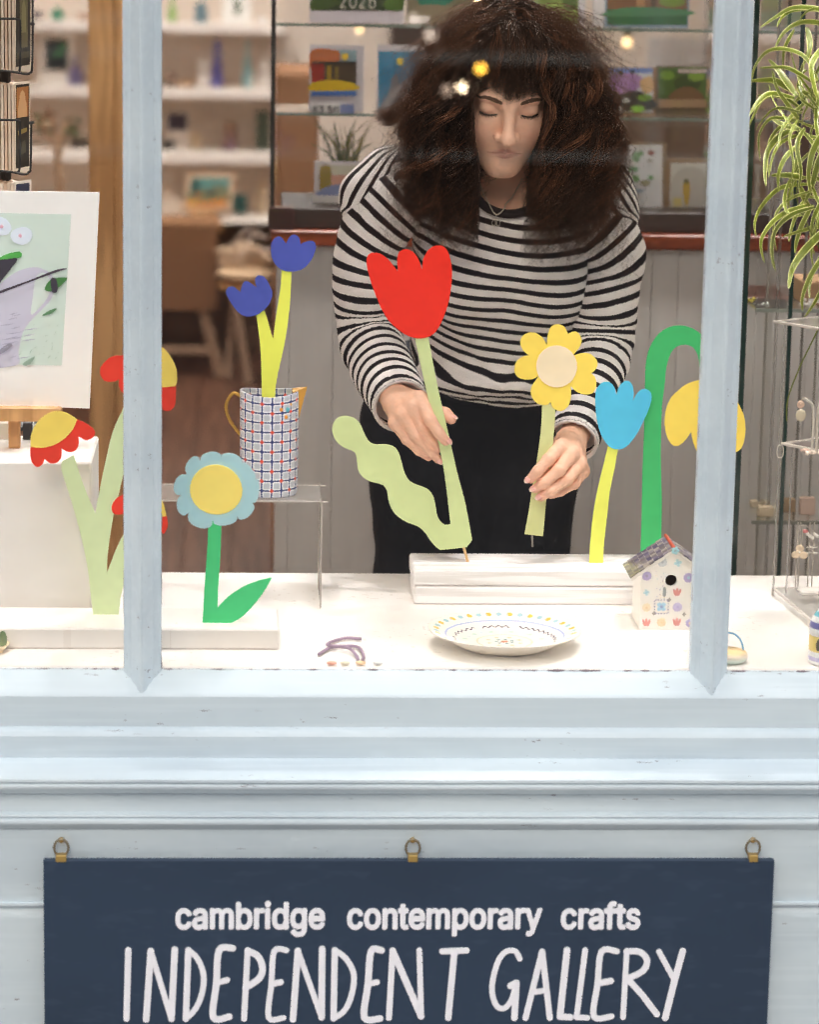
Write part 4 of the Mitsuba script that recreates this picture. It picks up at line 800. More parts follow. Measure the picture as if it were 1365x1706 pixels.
put('seat', ball([c[0], ys + 0.12, c[2]], [0.105, 0.13, 0.03], 3), 'matte', t, color=S(214, 184, 150), smooth=True)
put('seat_frame', ball([c[0], ys + 0.12, c[2] - 0.045], [0.1, 0.12, 0.018], 3), 'pale_wood', t, smooth=True)
put('leg', leg_px(388, 478, 410, 612, ys + 0.06, 0.018), 'matte', t, color=S(160, 132, 110)); put('leg', leg_px(430, 478, 446, 605, ys + 0.16, 0.016), 'matte', t, color=S(160, 132, 110)); put('leg', leg_px(392, 478, 382, 600, ys + 0.2, 0.016), 'matte', t, color=S(160, 132, 110))
m = ball([0, 0, 0], 1, 3); k = meshkit.fbm(m.vertices * 2.4, 3, 4)[:, None]; m.vertices = m.vertices * (0.55 + 0.8 * k) * [0.1, 0.08, 0.055] + [c[0] - 0.0, ys + 0.12, c[2] + 0.058]
lone('crumpled_paper', 'crumpled wrapping paper lying on the stool', 'paper', m, 'matte', S(196, 168, 140))
for k, (x0, r0, x1, r1) in enumerate(((398, 432, 446, 396), (385, 412, 432, 388), (420, 426, 452, 418))):
    lone('paper_strip', ['longest white paper strip on the stool', 'upper white paper strip on the stool', 'short white paper strip right on the stool'][k], 'paper', tube([P(x0, r0, ys + 0.04 + 0.02 * k), P((x0 + x1) / 2, min(r0, r1) - 4, ys + 0.02), P(x1, r1, ys + 0.06)], 0.006, 6), 'matte', S(226, 206, 190), smooth=True)
# wooden post with a dark inner face
YO = 2.4
po = thing('post', 'square honey coloured wooden post behind the left glazing bar', 'post')
a_, b_ = P(148, 300, YO), P(190, 300, YO)
put('face', bx([a_[0], YO, FLOOR + 0.001], [b_[0], YO + 0.05, 2.749], 0.002), 'pale_wood', po)
put('side', bx([b_[0] + 0.001, YO + 0.004, FLOOR + 0.001], [P(205, 300, YO)[0], YO + 0.06, 2.749], 0.002), 'pale_wood', po)
# potted twig tree on the left
yt_ = 5.2
t = thing('twig_tree', 'bare trunked potted tree with sparse leaves left of the post', 'tree')
zt_ = P(98, 760, yt_)[2]
put('pot', lathe([(0.001, 0), (0.09, 0), (0.12, 0.2), (0.11, 0.21), (0.1, 0.19), (0.001, 0.18)], [P(98, 300, yt_)[0], yt_, FLOOR + 0.001], 24), 'satin', t, color=S(150, 110, 84), smooth=40)
put('trunk', tube(cr([[P(99, 318, yt_)[0] + 0.01, yt_, FLOOR + 0.17], P(100, 318, yt_), P(96, 270, yt_), P(104, 226, yt_), P(112, 204, yt_)], 5, False), np.linspace(0.016, 0.008, 21), 8), 'matte', t, color=S(214, 182, 150), smooth=True)
put('branch', [tube([P(97, 262, yt_), P(80, 228, yt_ - 0.03), P(66, 205, yt_)], [0.007, 0.005, 0.002], 6), tube([P(97, 255, yt_), P(93, 222, yt_ + 0.03), P(84, 196, yt_)], [0.006, 0.004, 0.002], 6), tube([P(103, 232, yt_), P(122, 218, yt_), P(132, 210, yt_)], [0.006, 0.004, 0.002], 6)], 'matte', t, color=S(206, 170, 138), smooth=True)
rng = np.random.default_rng(21); lv, lc = [], []
for k in range(70):
    px, py = (rng.normal(70, 14), rng.normal(208, 14)) if k % 3 else (rng.normal(118, 10), rng.normal(216, 9))
    m = ball([0, 0, 0], [0.014, 0.003, 0.007], 0); m.apply_transform(trimesh.transformations.random_rotation_matrix(rng.random(3))); m.apply_translation(P(px, py, yt_ + rng.normal(0, 0.04))); lv.append(m)
    lc.append(np.tile([S(96, 110, 72), S(130, 134, 96), S(150, 104, 68)][k % 3 if k % 4 else 2], (len(m.vertices), 1)))
put('crown', lv, 'leaf', t, color=np.vstack(lc))

# postcard rack at the left edge
yr_ = 0.50
rk = thing('postcard_rack', 'black wire postcard spinner at the left edge of the window', 'rack')
WIRE = S(22, 21, 22)
def wire(pts, r=0.0017): put('wire', tube(cr([P(a, b, yy) for a, b, yy in pts], 5, False), r, 8), 'satin', rk, color=WIRE, smooth=True)
wire([(-60, 32, yr_ - .03), (18, 32, yr_ - .03), (30, 33, yr_ - .03), (33.5, 42, yr_ - .03), (33.5, 110, yr_ - .03), (31, 119, yr_ - .03)]); wire([(-60, 116, yr_ - .03), (10, 119, yr_ - .03), (42, 124, yr_ - .03), (50, 122, yr_ - .02), (53.5, 112, yr_ - .02), (54.5, 40, yr_ - .02), (54, -40, yr_ - .02)])
wire([(-60, 200, yr_ - .03), (20, 200.5, yr_ - .03), (30, 202, yr_ - .03), (33, 210, yr_ - .03), (33, 278, yr_ - .03), (29, 287, yr_ - .03)]); wire([(-60, 283, yr_ - .03), (10, 286, yr_ - .03), (40, 291, yr_ - .03), (48, 287, yr_ - .02), (51, 278, yr_ - .02), (52, 204, yr_ - .02)])
wire([(50, 40, yr_ - .02), (56, 40.5, yr_ - .02), (58, 40.5, yr_ - .02)], 0.0022); wire([(48, 205, yr_ - .02), (55, 204.5, yr_ - .02), (57, 204.5, yr_ - .02)], 0.0022)
put('pole', tube([P(7, 240, yr_ + 0.06) * [1, 1, 0] + [0, 0, zp + 0.012], P(7, -90, yr_ + 0.06)], 0.009, 12), 'satin', rk, color=WIRE, smooth=40)
put('foot', lathe([(0.001, 0), (0.06, 0), (0.06, 0.006), (0.012, 0.012), (0.001, 0.012)], [P(7, 240, yr_ + 0.06)[0], yr_ + 0.06, zp + 0.0006], 24), 'satin', rk, color=WIRE)
def stack(r0, r1, xl_, xm_, xr_, label, layers):
    t = thing('postcard_stack', label, 'postcards')
    g = [P(xl_, r0, yr_), P(xm_, r0, yr_)]
    n_ = max(2, int((xm_ - xl_) / 6))
    for k in range(n_):                               # card edges, side by side
        x0_ = xl_ + (xm_ - xl_) * k / n_; x1_ = xl_ + (xm_ - xl_) * (k + 1) / n_ - 0.12
        pbox('card', x0_, r0 + (k * 7 % 3), x1_, r1, yr_ + 0.0012 * (k % 3), yr_ + 0.06, 'satin', t, color=[S(222, 200, 176), S(232, 214, 194), S(214, 184, 158)][k % 3], r=0.0)
    a_, b_, c_, d_ = P(xm_, r0 - 2, yr_ - 0.004), P(xr_, r0 - 5, yr_ + 0.045), P(xr_, r1 + 3, yr_ + 0.045), P(xm_, r1, yr_ - 0.004)
    o = np.array([0, 0.0015, 0])
    put('front_card', trimesh.convex.convex_hull(np.array([a_, b_, c_, d_, a_ + o, b_ + o, c_ + o, d_ + o])), 'satin', t, color=layers[0][1])
    ms, cs = [], []
    for i, (pts, col) in enumerate(layers[1:]):
        q = np.array([a_ + (b_ - a_) * u_ + (d_ - a_) * v_ + [0, -0.0004 * (i + 1), 0] for u_, v_ in pts])
        f_ = [[0, k, k + 1] for k in range(1, len(q) - 1)]; ms.append(trimesh.Trimesh(q, f_, process=False)); cs.append(np.tile(col, (len(q), 1)))
    put('picture', ms, 'print', t, color=np.vstack(cs))
dk, ol, am = S(40, 34, 26), S(92, 84, 58), S(166, 104, 54)
stack(-60, 118, -60, 25, 52, 'upper stack of dark architectural postcards in the wire rack', [0, (0, S(206, 190, 170))][1:] + [([(0.06, 0.02), (0.96, 0.02), (0.96, 0.97), (0.06, 0.97)], dk), ([(0.3, 0.35), (0.55, 0.2), (0.8, 0.36), (0.8, 0.8), (0.3, 0.8)], ol), ([(0.42, 0.42), (0.55, 0.34), (0.68, 0.44), (0.68, 0.66), (0.42, 0.66)], S(120, 112, 76)), ([(0.1, 0.84), (0.9, 0.84), (0.9, 0.9), (0.1, 0.9)], S(70, 62, 40))])
stack(140, 286, -60, 25, 50, 'lower stack of amber arch postcards in the wire rack', [(0, S(230, 214, 194)), ([(0.06, 0.03), (0.96, 0.03), (0.96, 0.97), (0.06, 0.97)], dk), ([(0.1, 0.06), (0.9, 0.06), (0.9, 0.4), (0.1, 0.4)], am), ([(0.2, 0.3), (0.35, 0.13), (0.5, 0.09), (0.65, 0.13), (0.8, 0.3), (0.8, 0.4), (0.2, 0.4)], S(206, 160, 112)), ([(0.2, 0.55), (0.8, 0.52), (0.8, 0.57), (0.2, 0.6)], S(140, 116, 60)), ([(0.3, 0.7), (0.7, 0.66), (0.75, 0.8), (0.25, 0.84)], S(70, 64, 44))])
stack(305, 360, -60, 24, 52, 'lowest postcards of the rack, half hidden by the print', [(0, S(236, 226, 214)), ([(0.1, 0.08), (0.9, 0.08), (0.9, 0.9), (0.1, 0.9)], S(46, 50, 74))])

# low grey partition with a mahogany ledge behind the person, glass shelves of cards above it
YPn = 1.5
pt = thing('partition', 'low grey boarded partition with mahogany ledge behind the person', 'partition')
zl_ = float(P(700, 411, YPn)[2]); zm_ = float(P(700, 387, YPn - 0.02)[2])
edges = [458, 481, 553, 640, 728, 815, 903, 990, 1078, 1122, 1166, 1252, 1338, 1425, 1512]
for a0, a1 in zip(edges[:-1], edges[1:]):
    put('board', bx([P(a0, 700, YPn)[0] + 0.0003, YPn, FLOOR + 0.001], [P(a1, 700, YPn)[0] - 0.0003, YPn + 0.02, zl_ - 0.0005], 0.0008), 'grey_paint', pt)
put('core', bx([P(458, 700, YPn)[0] + 0.002, YPn + 0.0205, FLOOR + 0.001], [P(1512, 700, YPn)[0], YPn + 0.04, zl_ - 0.0006]), 'grey_paint', pt)
put('ledge', bx([P(452, 400, YPn - 0.02)[0], YPn - 0.02, zl_], [P(1512, 400, YPn)[0], YPn + 0.34, zm_], 0.003), 'mahogany', pt)
cb = thing('glass_cabinet', 'glass shelf unit of cards and pictures standing on the mahogany ledge', 'cabinet')
zc0 = float(P(700, 349, YPn + 0.02)[2])
put('plinth', bx([P(470, 370, YPn)[0], YPn + 0.012, zm_ + 0.0006], [P(1500, 370, YPn)[0], YPn + 0.33, zc0], 0.002), 'satin', cb, color=S(52, 40, 36))
put('corner_block', bx([P(447, 346, YPn - 0.01)[0], YPn - 0.014, zm_ + 0.0006], [P(490, 390, YPn)[0], YPn + 0.011, P(470, 346, YPn - 0.014)[2]], 0.002), 'gloss', cb, color=S(66, 46, 46))
put('upright', bx([P(451, 200, YPn)[0], YPn + 0.012, zc0 + 0.0006], [P(458.5, 200, YPn)[0], YPn + 0.03, 2.2], 0.001), 'satin', cb, color=S(28, 26, 26))
shelf_z = []
for r0 in (45, 193.5):
    a_ = P(700, r0, YPn + 0.02); shelf_z.append(float(a_[2]))
    put('shelf', quad_mesh([P(460, r0, YPn)[0], YPn + 0.02, a_[2]], [P(1480, r0, YPn)[0], YPn + 0.02, a_[2]], [P(1480, r0, YPn)[0], YPn + 0.32, a_[2]], [P(460, r0, YPn)[0], YPn + 0.32, a_[2]]), 'green_glass', cb)
    put('shelf_edge', bx([P(460, r0, YPn)[0], YPn + 0.0175, a_[2] - 0.0025], [P(1480, r0, YPn)[0], YPn + 0.0195, a_[2] + 0.0025]), 'gloss', cb, color=S(112, 128, 118))
put('front_pane', quad_mesh([P(459, 100, YPn)[0], YPn + 0.014, zc0], [P(1480, 100, YPn)[0], YPn + 0.014, zc0], [P(1480, 100, YPn)[0], YPn + 0.014, 2.2], [P(459, 100, YPn)[0], YPn + 0.014, 2.2]), 'window_glass', cb)
YC = YPn + 0.12
def card(name, label, cat, rect, shelf, border, layers, y=YC, thick=0.004, extra=None):
    t = thing(name, label, cat); x0, r0, x1, r1 = rect
    z = (shelf_z + [zc0])[shelf] + 0.0006; a_, b_ = P(x0, r0, y), P(x1, r1, y)
    put('mount' if thick < 0.008 else 'frame', bx([a_[0], y, z], [b_[0], y + thick, a_[2]], 0.0006), 'satin', t, color=border)
    art(t, y - 0.0004, layers, start=0.0003); return t
R_ = quad_px
t = card('calendar', 'calendar with 2026 in large figures on the top glass shelf', 'calendar', (517, -90, 673, 44), 0, S(206, 196, 200), [(R_(519, -88, 671, 18), S(40, 58, 34)), (cr([(519, -88), (671, -88), (671, -30), (640, -20), (600, -34), (560, -22), (519, -30)], 3), S(96, 116, 60)), (cr([(519, 2), (545, -8), (570, 6), (540, 16), (519, 17)], 3), S(60, 84, 40)), (cr([(640, 4), (671, -10), (671, 16), (645, 17)], 3), S(74, 100, 44))])
w_ = P(626, 15, YC)[0] - P(566, 15, YC)[0]
put('lettering', words('2026', 0.028, P(566, 15, YC)[0], YC - 0.0022, P(566, 14, YC)[2], width=w_), 'print', t, color=S(196, 190, 176), label='large pale figures 2026')
t = card('art_card', 'green and teal art card with a small price label on the top glass shelf', 'card', (679, -90, 790, 44), 0, S(150, 138, 122), [(R_(681, -88, 788, 42), S(122, 112, 88)), (cr([(700, -40), (740, -60), (770, -20), (745, 8), (700, 10)], 4), S(50, 120, 96)), (cr([(684, 18), (720, 8), (780, 20), (786, 40), (684, 40)], 4), S(136, 122, 98)), (R_(682, 27, 716, 40), S(214, 202, 196))])
t = card('art_card', 'colourful red and yellow house card with a 3.50 pound price label', 'card', (516, 75, 605, 193), 1, S(202, 192, 196), [(R_(519, 84, 594, 160), S(120, 142, 150)), (cr([(519, 84), (560, 84), (567, 95), (562, 105), (540, 106), (519, 118)], 3), S(184, 92, 30)), (R_(519, 104, 540, 138), S(150, 44, 38)), (R_(540, 106, 594, 140), S(72, 58, 44)), (disc_poly(575, 95, 6, 6, 16), S(230, 190, 40)), (R_(545, 110, 552, 134), S(160, 130, 40)), (R_(558, 112, 564, 134), S(120, 100, 40)), (cr([(519, 140), (545, 134), (575, 136), (594, 142), (594, 150), (519, 152)], 3), S(214, 176, 26)), (R_(519, 152, 594, 160), S(58, 100, 170)), (R_(519, 103, 594, 106), S(36, 30, 24)), (R_(564, 174, 590, 190), S(110, 122, 168)), (R_(519, 172, 567, 190), S(224, 216, 214))])
put('lettering', words('£3.50', 0.012, P(521, 188, YC)[0], YC - 0.0048, P(521, 187.5, YC)[2], bold=True, width=P(565, 188, YC)[0] - P(521, 188, YC)[0]), 'print', t, color=S(70, 62, 70), label='dark price figures on a white label')
t = card('art_card', 'blue card of a grey arched building under a yellow sun', 'card', (629, 75, 730, 193), 1, S(206, 196, 198), [(R_(631, 86, 728, 188), S(58, 124, 158)), (disc_poly(667, 103, 6, 6, 18), S(236, 204, 56)), ([(640, 175), (655, 130), (660, 122), (664, 132), (668, 175)], S(120, 118, 122)), ([(692, 150), (697, 100), (702, 150)], S(156, 146, 140)), (cr([(636, 190), (650, 156), (680, 130), (710, 124), (728, 126), (728, 190)], 4), S(150, 146, 148)), (cr([(650, 190), (662, 160), (688, 140), (712, 136), (728, 138), (728, 190)], 4), S(92, 90, 94)), (cr([(664, 190), (674, 168), (694, 150), (714, 146), (728, 148), (728, 190)], 4), S(132, 128, 130))])
t = card('art_card', 'white bordered pale landscape card with a narrow label at the foot of the cabinet', 'card', (524, 269, 612, 349), 2, S(206, 196, 198), [(R_(532, 276, 606, 326), S(200, 190, 170)), (cr([(534, 280), (550, 278), (553, 305), (548, 318), (534, 318)], 4), S(150, 126, 50)), (R_(552, 292, 606, 310), S(206, 150, 130)), (cr([(532, 318), (560, 308), (606, 312), (606, 326), (532, 326)], 4), S(130, 140, 180)), (R_(519, 326, 566, 340), S(216, 208, 204))])
t = card('picture', 'bright picture of lilac blossom and rocks right of the hair', 'picture', (1008, 112, 1092, 193), 1, S(148, 112, 82), [(R_(1014, 114, 1088, 188), S(200, 196, 200)), (R_(1014, 114, 1088, 122), S(120, 140, 196)), (cr([(1016, 128), (1040, 122), (1068, 128), (1066, 146), (1040, 158), (1020, 150)], 4), S(170, 128, 178)), (cr([(1066, 136), (1085, 128), (1088, 150), (1074, 156)], 4), S(206, 166, 120)), (cr([(1026, 162), (1060, 152), (1088, 166), (1088, 182), (1030, 184)], 4), S(44, 46, 44)), (disc_poly(1074, 163, 12, 6), S(120, 156, 60)), (disc_poly(1062, 182, 12, 6), S(140, 186, 70)), (disc_poly(1042, 168, 8, 4), S(214, 216, 214)), (disc_poly(1028, 180, 9, 5), S(216, 214, 214)), (disc_poly(1034, 122, 4, 4), S(40, 44, 46)), (disc_poly(1054, 120, 3, 4), S(40, 44, 46))])
t = card('picture', 'green woodland picture above a brown strip on the middle glass shelf', 'picture', (1094, 110, 1180, 193), 1, S(104, 84, 62), [(R_(1097, 113, 1178, 165), S(72, 96, 40)), (disc_poly(1112, 126, 12, 8), S(110, 140, 50)), (disc_poly(1145, 140, 22, 14), S(50, 70, 30)), (disc_poly(1160, 128, 14, 8), S(124, 150, 60)), (cr([(1115, 165), (1130, 148), (1155, 146), (1172, 165)], 4), S(110, 78, 50)), (R_(1130, 116, 1178, 122), S(190, 170, 166)), (R_(1097, 166, 1178, 180), S(150, 118, 90))])
t = card('picture', 'white botanical print of green sprigs in a thin wooden frame', 'picture', (1026, 238, 1108, 349), 2, S(142, 118, 94), [(R_(1030, 242, 1104, 346), S(208, 202, 202))] + [(disc_poly(x, y, rx, ry, 12), c) for x, y, rx, ry, c in ((1060, 262, 7, 9, S(124, 160, 120)), (1068, 256, 5, 4, S(110, 150, 100)), (1085, 255, 6, 4, S(150, 90, 80)), (1056, 282, 8, 4, S(130, 170, 130)), (1083, 268, 5, 3, S(160, 150, 140)), (1058, 298, 8, 6, S(110, 150, 100)), (1075, 305, 9, 5, S(150, 140, 110)), (1084, 296, 5, 4, S(120, 150, 110)), (1062, 318, 12, 3, S(150, 160, 170)), (1058, 332, 6, 8, S(140, 170, 140)), (1046, 290, 4, 8, S(120, 160, 120)))])
t = card('picture', 'small framed picture of a yellow figure on pale ground at the right end', 'picture', (1111, 264, 1182, 349), 2, S(148, 116, 88), [(R_(1117, 272, 1178, 345), S(206, 198, 188)), (cr([(1120, 300), (1140, 280), (1170, 284), (1178, 310), (1178, 340), (1120, 342)], 4), S(190, 180, 170)), (cr([(1138, 308), (1144, 300), (1150, 308), (1149, 330), (1144, 345), (1139, 328)], 4), S(186, 150, 60)), (disc_poly(1144, 302, 4, 4), S(110, 104, 70)), (R_(1122, 330, 1136, 344), S(206, 186, 120))])
t = card('picture', 'green painting partly behind the hair on the top glass shelf', 'picture', (885, -60, 975, 44), 0, S(206, 200, 200), [(R_(887, -58, 964, 42), S(120, 136, 72)), (disc_poly(935, 20, 26, 16), S(150, 170, 90)), (disc_poly(950, -10, 14, 30), S(90, 110, 60))])
t = card('picture', 'wide green meadow painting with brown houses on the top glass shelf', 'picture', (1010, -70, 1147, 44), 0, S(126, 144, 160), [(R_(1012, -68, 1145, 42), S(44, 96, 62)), (R_(1012, -68, 1145, 16), S(120, 84, 62)), (disc_poly(1120, 4, 22, 8), S(110, 130, 60)), (cr([(1012, 20), (1060, 12), (1145, 18), (1145, 26), (1012, 28)], 4), S(70, 120, 84)), (R_(1060, -40, 1075, 12), S(160, 120, 84)), (R_(1085, -40, 1094, 12), S(84, 60, 46))])
t = card('art_card', 'tall white card between two paintings on the top glass shelf', 'card', (990, -60, 1008, 44), 0, S(206, 200, 198), [(R_(992, -58, 1006, 40), S(212, 206, 204))])
# leafy plant at the foot of the cabinet, left of the person
t = thing('grassy_plant', 'small grassy potted plant behind the left shoulder of the picture', 'plant')
rng = np.random.default_rng(8); g0 = P(572, 300, YC + 0.08)
put('pot', lathe([(0.001, 0), (0.028, 0), (0.034, 0.04), (0.03, 0.04), (0.001, 0.035)], [g0[0], YC + 0.08, zc0 + 0.0008], 20), 'satin', t, color=S(196, 150, 130), smooth=40)
lm, lc = [], []
for k in range(46):
    b0 = np.array([g0[0] + rng.normal(0, 0.012), YC + 0.08 + rng.normal(0, 0.01), zc0 + 0.036]); tip = P(rng.uniform(518, 622), rng.uniform(196, 262), YC + 0.08 + rng.normal(0, 0.03))
    mid = (b0 + tip) / 2 + [0, 0, 0.015]; q = cr([b0, mid, tip], 5, False)
    m = tube(q, np.linspace(0.0026, 0.0004, len(q)), 4); lm.append(m); lc.append(np.tile([S(70, 84, 36), S(104, 112, 52), S(140, 130, 70)][k % 3], (len(m.vertices), 1)))
put('leaves', lm, 'leaf', t, color=np.vstack(lc), smooth=True, kind='stuff')
# further in: a tall brown cupboard, a dark cabinet, a pale column
t = thing('cupboard', 'tall plain brown cupboard seen through the glass shelves at the left', 'cupboard')
yk = 3.4; pbox('carcass', 462, 122, 520, 1200, yk, yk + 0.5, 'matte', t, color=S(150, 108, 76), r=0.004); pbox('door', 466, 127, 516, 1190, yk - 0.018, yk - 0.001, 'satin', t, color=S(158, 114, 80), r=0.003)
t = thing('dresser', 'dark brown dresser at the back seen between the framed pictures', 'dresser')
yk = 4.6; pbox('carcass', 900, 196, 1330, 1000, yk, yk + 0.5, 'satin', t, color=S(84, 66, 54), r=0.004)
for x0 in (905, 1010, 1115, 1220): pbox('door', x0, 204, x0 + 98, 420, yk - 0.02, yk - 0.001, 'satin', t, color=S(104, 84, 68), r=0.004)
t = thing('notice_board', 'dark grey board on the back wall above the blue card', 'board'); pbox('panel', 652, 38, 742, 84, 7.58, 7.655, 'satin', t, color=S(70, 58, 52), r=0.004); pbox('rim', 650, 36, 744, 39, 7.57, 7.656, 'satin', t, color=S(50, 42, 40), r=0.002)
t = thing('back_door', 'grey panelled door in the back wall right of the hair', 'door'); pbox('leaf', 1082, 62, 1188, 900, 7.6, 7.655, 'grey_paint', t, r=0.004)
for r0, r1 in ((75, 112), (125, 300)): pbox('panel', 1094, r0, 1134, r1, 7.585, 7.599, 'grey_paint', t, r=0.004); pbox('panel', 1140, r0, 1180, r1, 7.585, 7.599, 'grey_paint', t, r=0.004)
# lamps
def lamp(label, px, py, y, r, power, tint=np.array([1.0, 0.62, 0.26]), cordz=2.749):  # added bulb on a cord, standing in for a ceiling light mirrored in glass
    c = P(px, py, y); t = thing('stand_in_bulb', label, 'lamp', 'small added bulbs standing in for mirrored lights')
    scene[t + '__bulb'] = mikit.ply(ball(c, r, 3), rgb_bsdf, smooth=True, emitter={'type': 'area', 'radiance': rgb(tint * power)})
    put('socket', tube([c + [0, 0, r * 0.9], c + [0, 0, r * 0.9 + 0.05]], 0.014, 10), 'satin', t, color=S(60, 52, 44), smooth=40)
    put('cord', tube([c + [0, 0, r * 0.9 + 0.05], [c[0], c[1], cordz]], 0.0025, 6), 'satin', t, color=S(40, 36, 34))
rgb_bsdf = {'type': 'diffuse', 'reflectance': rgb([0.6, 0.6, 0.6])}
lamp('added bulb for a mirrored light above the crown of the head', 795, 4, 6.0, 0.016, 1.2)
lamp('added bulb for a mirrored light right of the hair above the lilac picture', 1045, 71, 6.4, 0.017, 0.6)
lamp('small added bulb for a mirrored light under the calendar', 599, 50, 6.8, 0.010, 0.8)
lamp('added bulb for a mirrored light behind the right glazing bar', 1172, 219, 5.0, 0.018, 0.5)
def downlight(x, y, label, power, r=0.085):
    t = thing('ceiling_spot', label, 'lamp', 'recessed ceiling spots of the shop')
    put('rim', lathe([(r + 0.002, 0.0), (r + 0.018, 0.0), (r + 0.018, 0.008), (r + 0.002, 0.008)], [x, y, 2.7415], 28), 'satin', t, color=S(220, 220, 220))
    m = trimesh.creation.cylinder(r, 0.004, sections=28); m.apply_translation([x, y, 2.7455])
    scene[t + '__lens'] = mikit.ply(m, rgb_bsdf, emitter={'type': 'area', 'radiance': rgb(LAMP * power)})
for k, (x, y, pw) in enumerate(((-0.6, 3.2, 46), (0.9, 3.2, 30), (-0.6, 5.5, 112), (0.1, 6.3, 40), (1.3, 6.0, 22), (0.3, 1.2, 60), (1.2, 1.2, 56))):
    downlight(x, y, ['ceiling spot behind the wooden post', 'ceiling spot behind the glass cabinet', 'ceiling spot over the far wall shelves', 'ceiling spot over the brown table', 'ceiling spot before the back door', 'ceiling spot over the grey partition', 'ceiling spot over the right end of the grey partition'][k], pw)
for k, x in enumerate((-0.7, -0.2, 0.3, 0.8)):       # narrow display spots inside the head of the window, aimed at the counter
    t = thing('display_spot', ['first', 'second', 'third', 'fourth'][k] + ' small spotlight over the window display, counted from the left', 'lamp', 'small spotlights over the window display')
    o_ = [x, 0.10, 2.55]; put('body', tube([o_, [x, 0.075, 2.70]], 0.035, 16), 'satin', t, color=S(230, 230, 228), smooth=40); put('bracket', tube([[x, 0.075, 2.70], [x, 0.075, 2.7499]], 0.01, 8), 'satin', t, color=S(230, 230, 228))
    scene[t + '_beam'] = {'type': 'spot', 'to_world': T().look_at(origin=[x, 0.104, 2.54], target=[x, 0.30, 0.7], up=[1, 0, 0]), 'intensity': rgb(np.array([1.0, 0.97, 0.94]) * 0.75), 'cutoff_angle': 17.0, 'beam_width': 11.0}
# two lanterns across the street that the window mirrors
for k, (px, py, col) in enumerate(((801, 115, np.array([1.0, 0.5, 0.05]) * 8), (770, 146.5, np.array([1.0, 0.78, 0.5]) * 10), (717, 59, np.array([1.0, 0.82, 0.66]) * 2), (745, 151, np.array([1.0, 0.7, 0.5]) * 1.2), (690, 33, np.array([1.0, 0.85, 0.7]) * 1.6))):
    v_ = P(px, py, 12.0); c = np.array([v_[0], -12.0, v_[2]])
    t = thing('street_lantern', ['amber lantern on a short post across the street', 'warm white lantern on a short post across the street', 'pale lantern second from the left across the street', 'dim lantern third from the left across the street', 'pale lantern at the left end across the street'][k], 'lantern')
    scene[t + '__globe'] = mikit.ply(ball(c, 0.028, 3), rgb_bsdf, smooth=True, emitter={'type': 'area', 'radiance': rgb(col)})
    put('post', tube([[c[0], c[1], -0.158], c - [0, 0, 0.027]], 0.02, 10), 'satin', t, color=S(40, 42, 44))
# ------------------------------------------------------------------ the person
pe = thing('person', 'person with long dark curly hair and striped top, leaning forward holding two paper flowers', 'person')
SKIN = S(234, 184, 156)
EYE = P(849, 188, 0.555)
pd, rl = math.radians(19), math.radians(2.5)
HF = np.array([0.012, -math.cos(pd), -math.sin(pd)]); HU = np.array([0.0, -math.sin(pd), math.cos(pd)])
HR = np.array([1.0, 0, 0]); HR, HU = math.cos(rl) * HR - math.sin(rl) * HU, math.cos(rl) * HU + math.sin(rl) * HR
HO = EYE - 0.083 * HF
def head_local(p): q = p - HO; return np.stack([q @ HR, q @ HF, q @ HU], 1)
def head_world(q): q = np.asarray(q, float); return HO + q[..., 0:1] * HR + q[..., 1:2] * HF + q[..., 2:3] * HU
def lips(q, ax):
    up = np.minimum(cap(ax, (0.0035, 0.0912, -0.0622), (0.0255, 0.0815, -0.0683), 0.0038, 0.0020), cap(q, (0, 0.0915, -0.0634), (0, 0.0915, -0.0636), 0.0033, 0.0033))
    return up, cap(ax, (0.0, 0.0900, -0.0706), (0.0235, 0.0818, -0.0700), 0.0046, 0.0020)
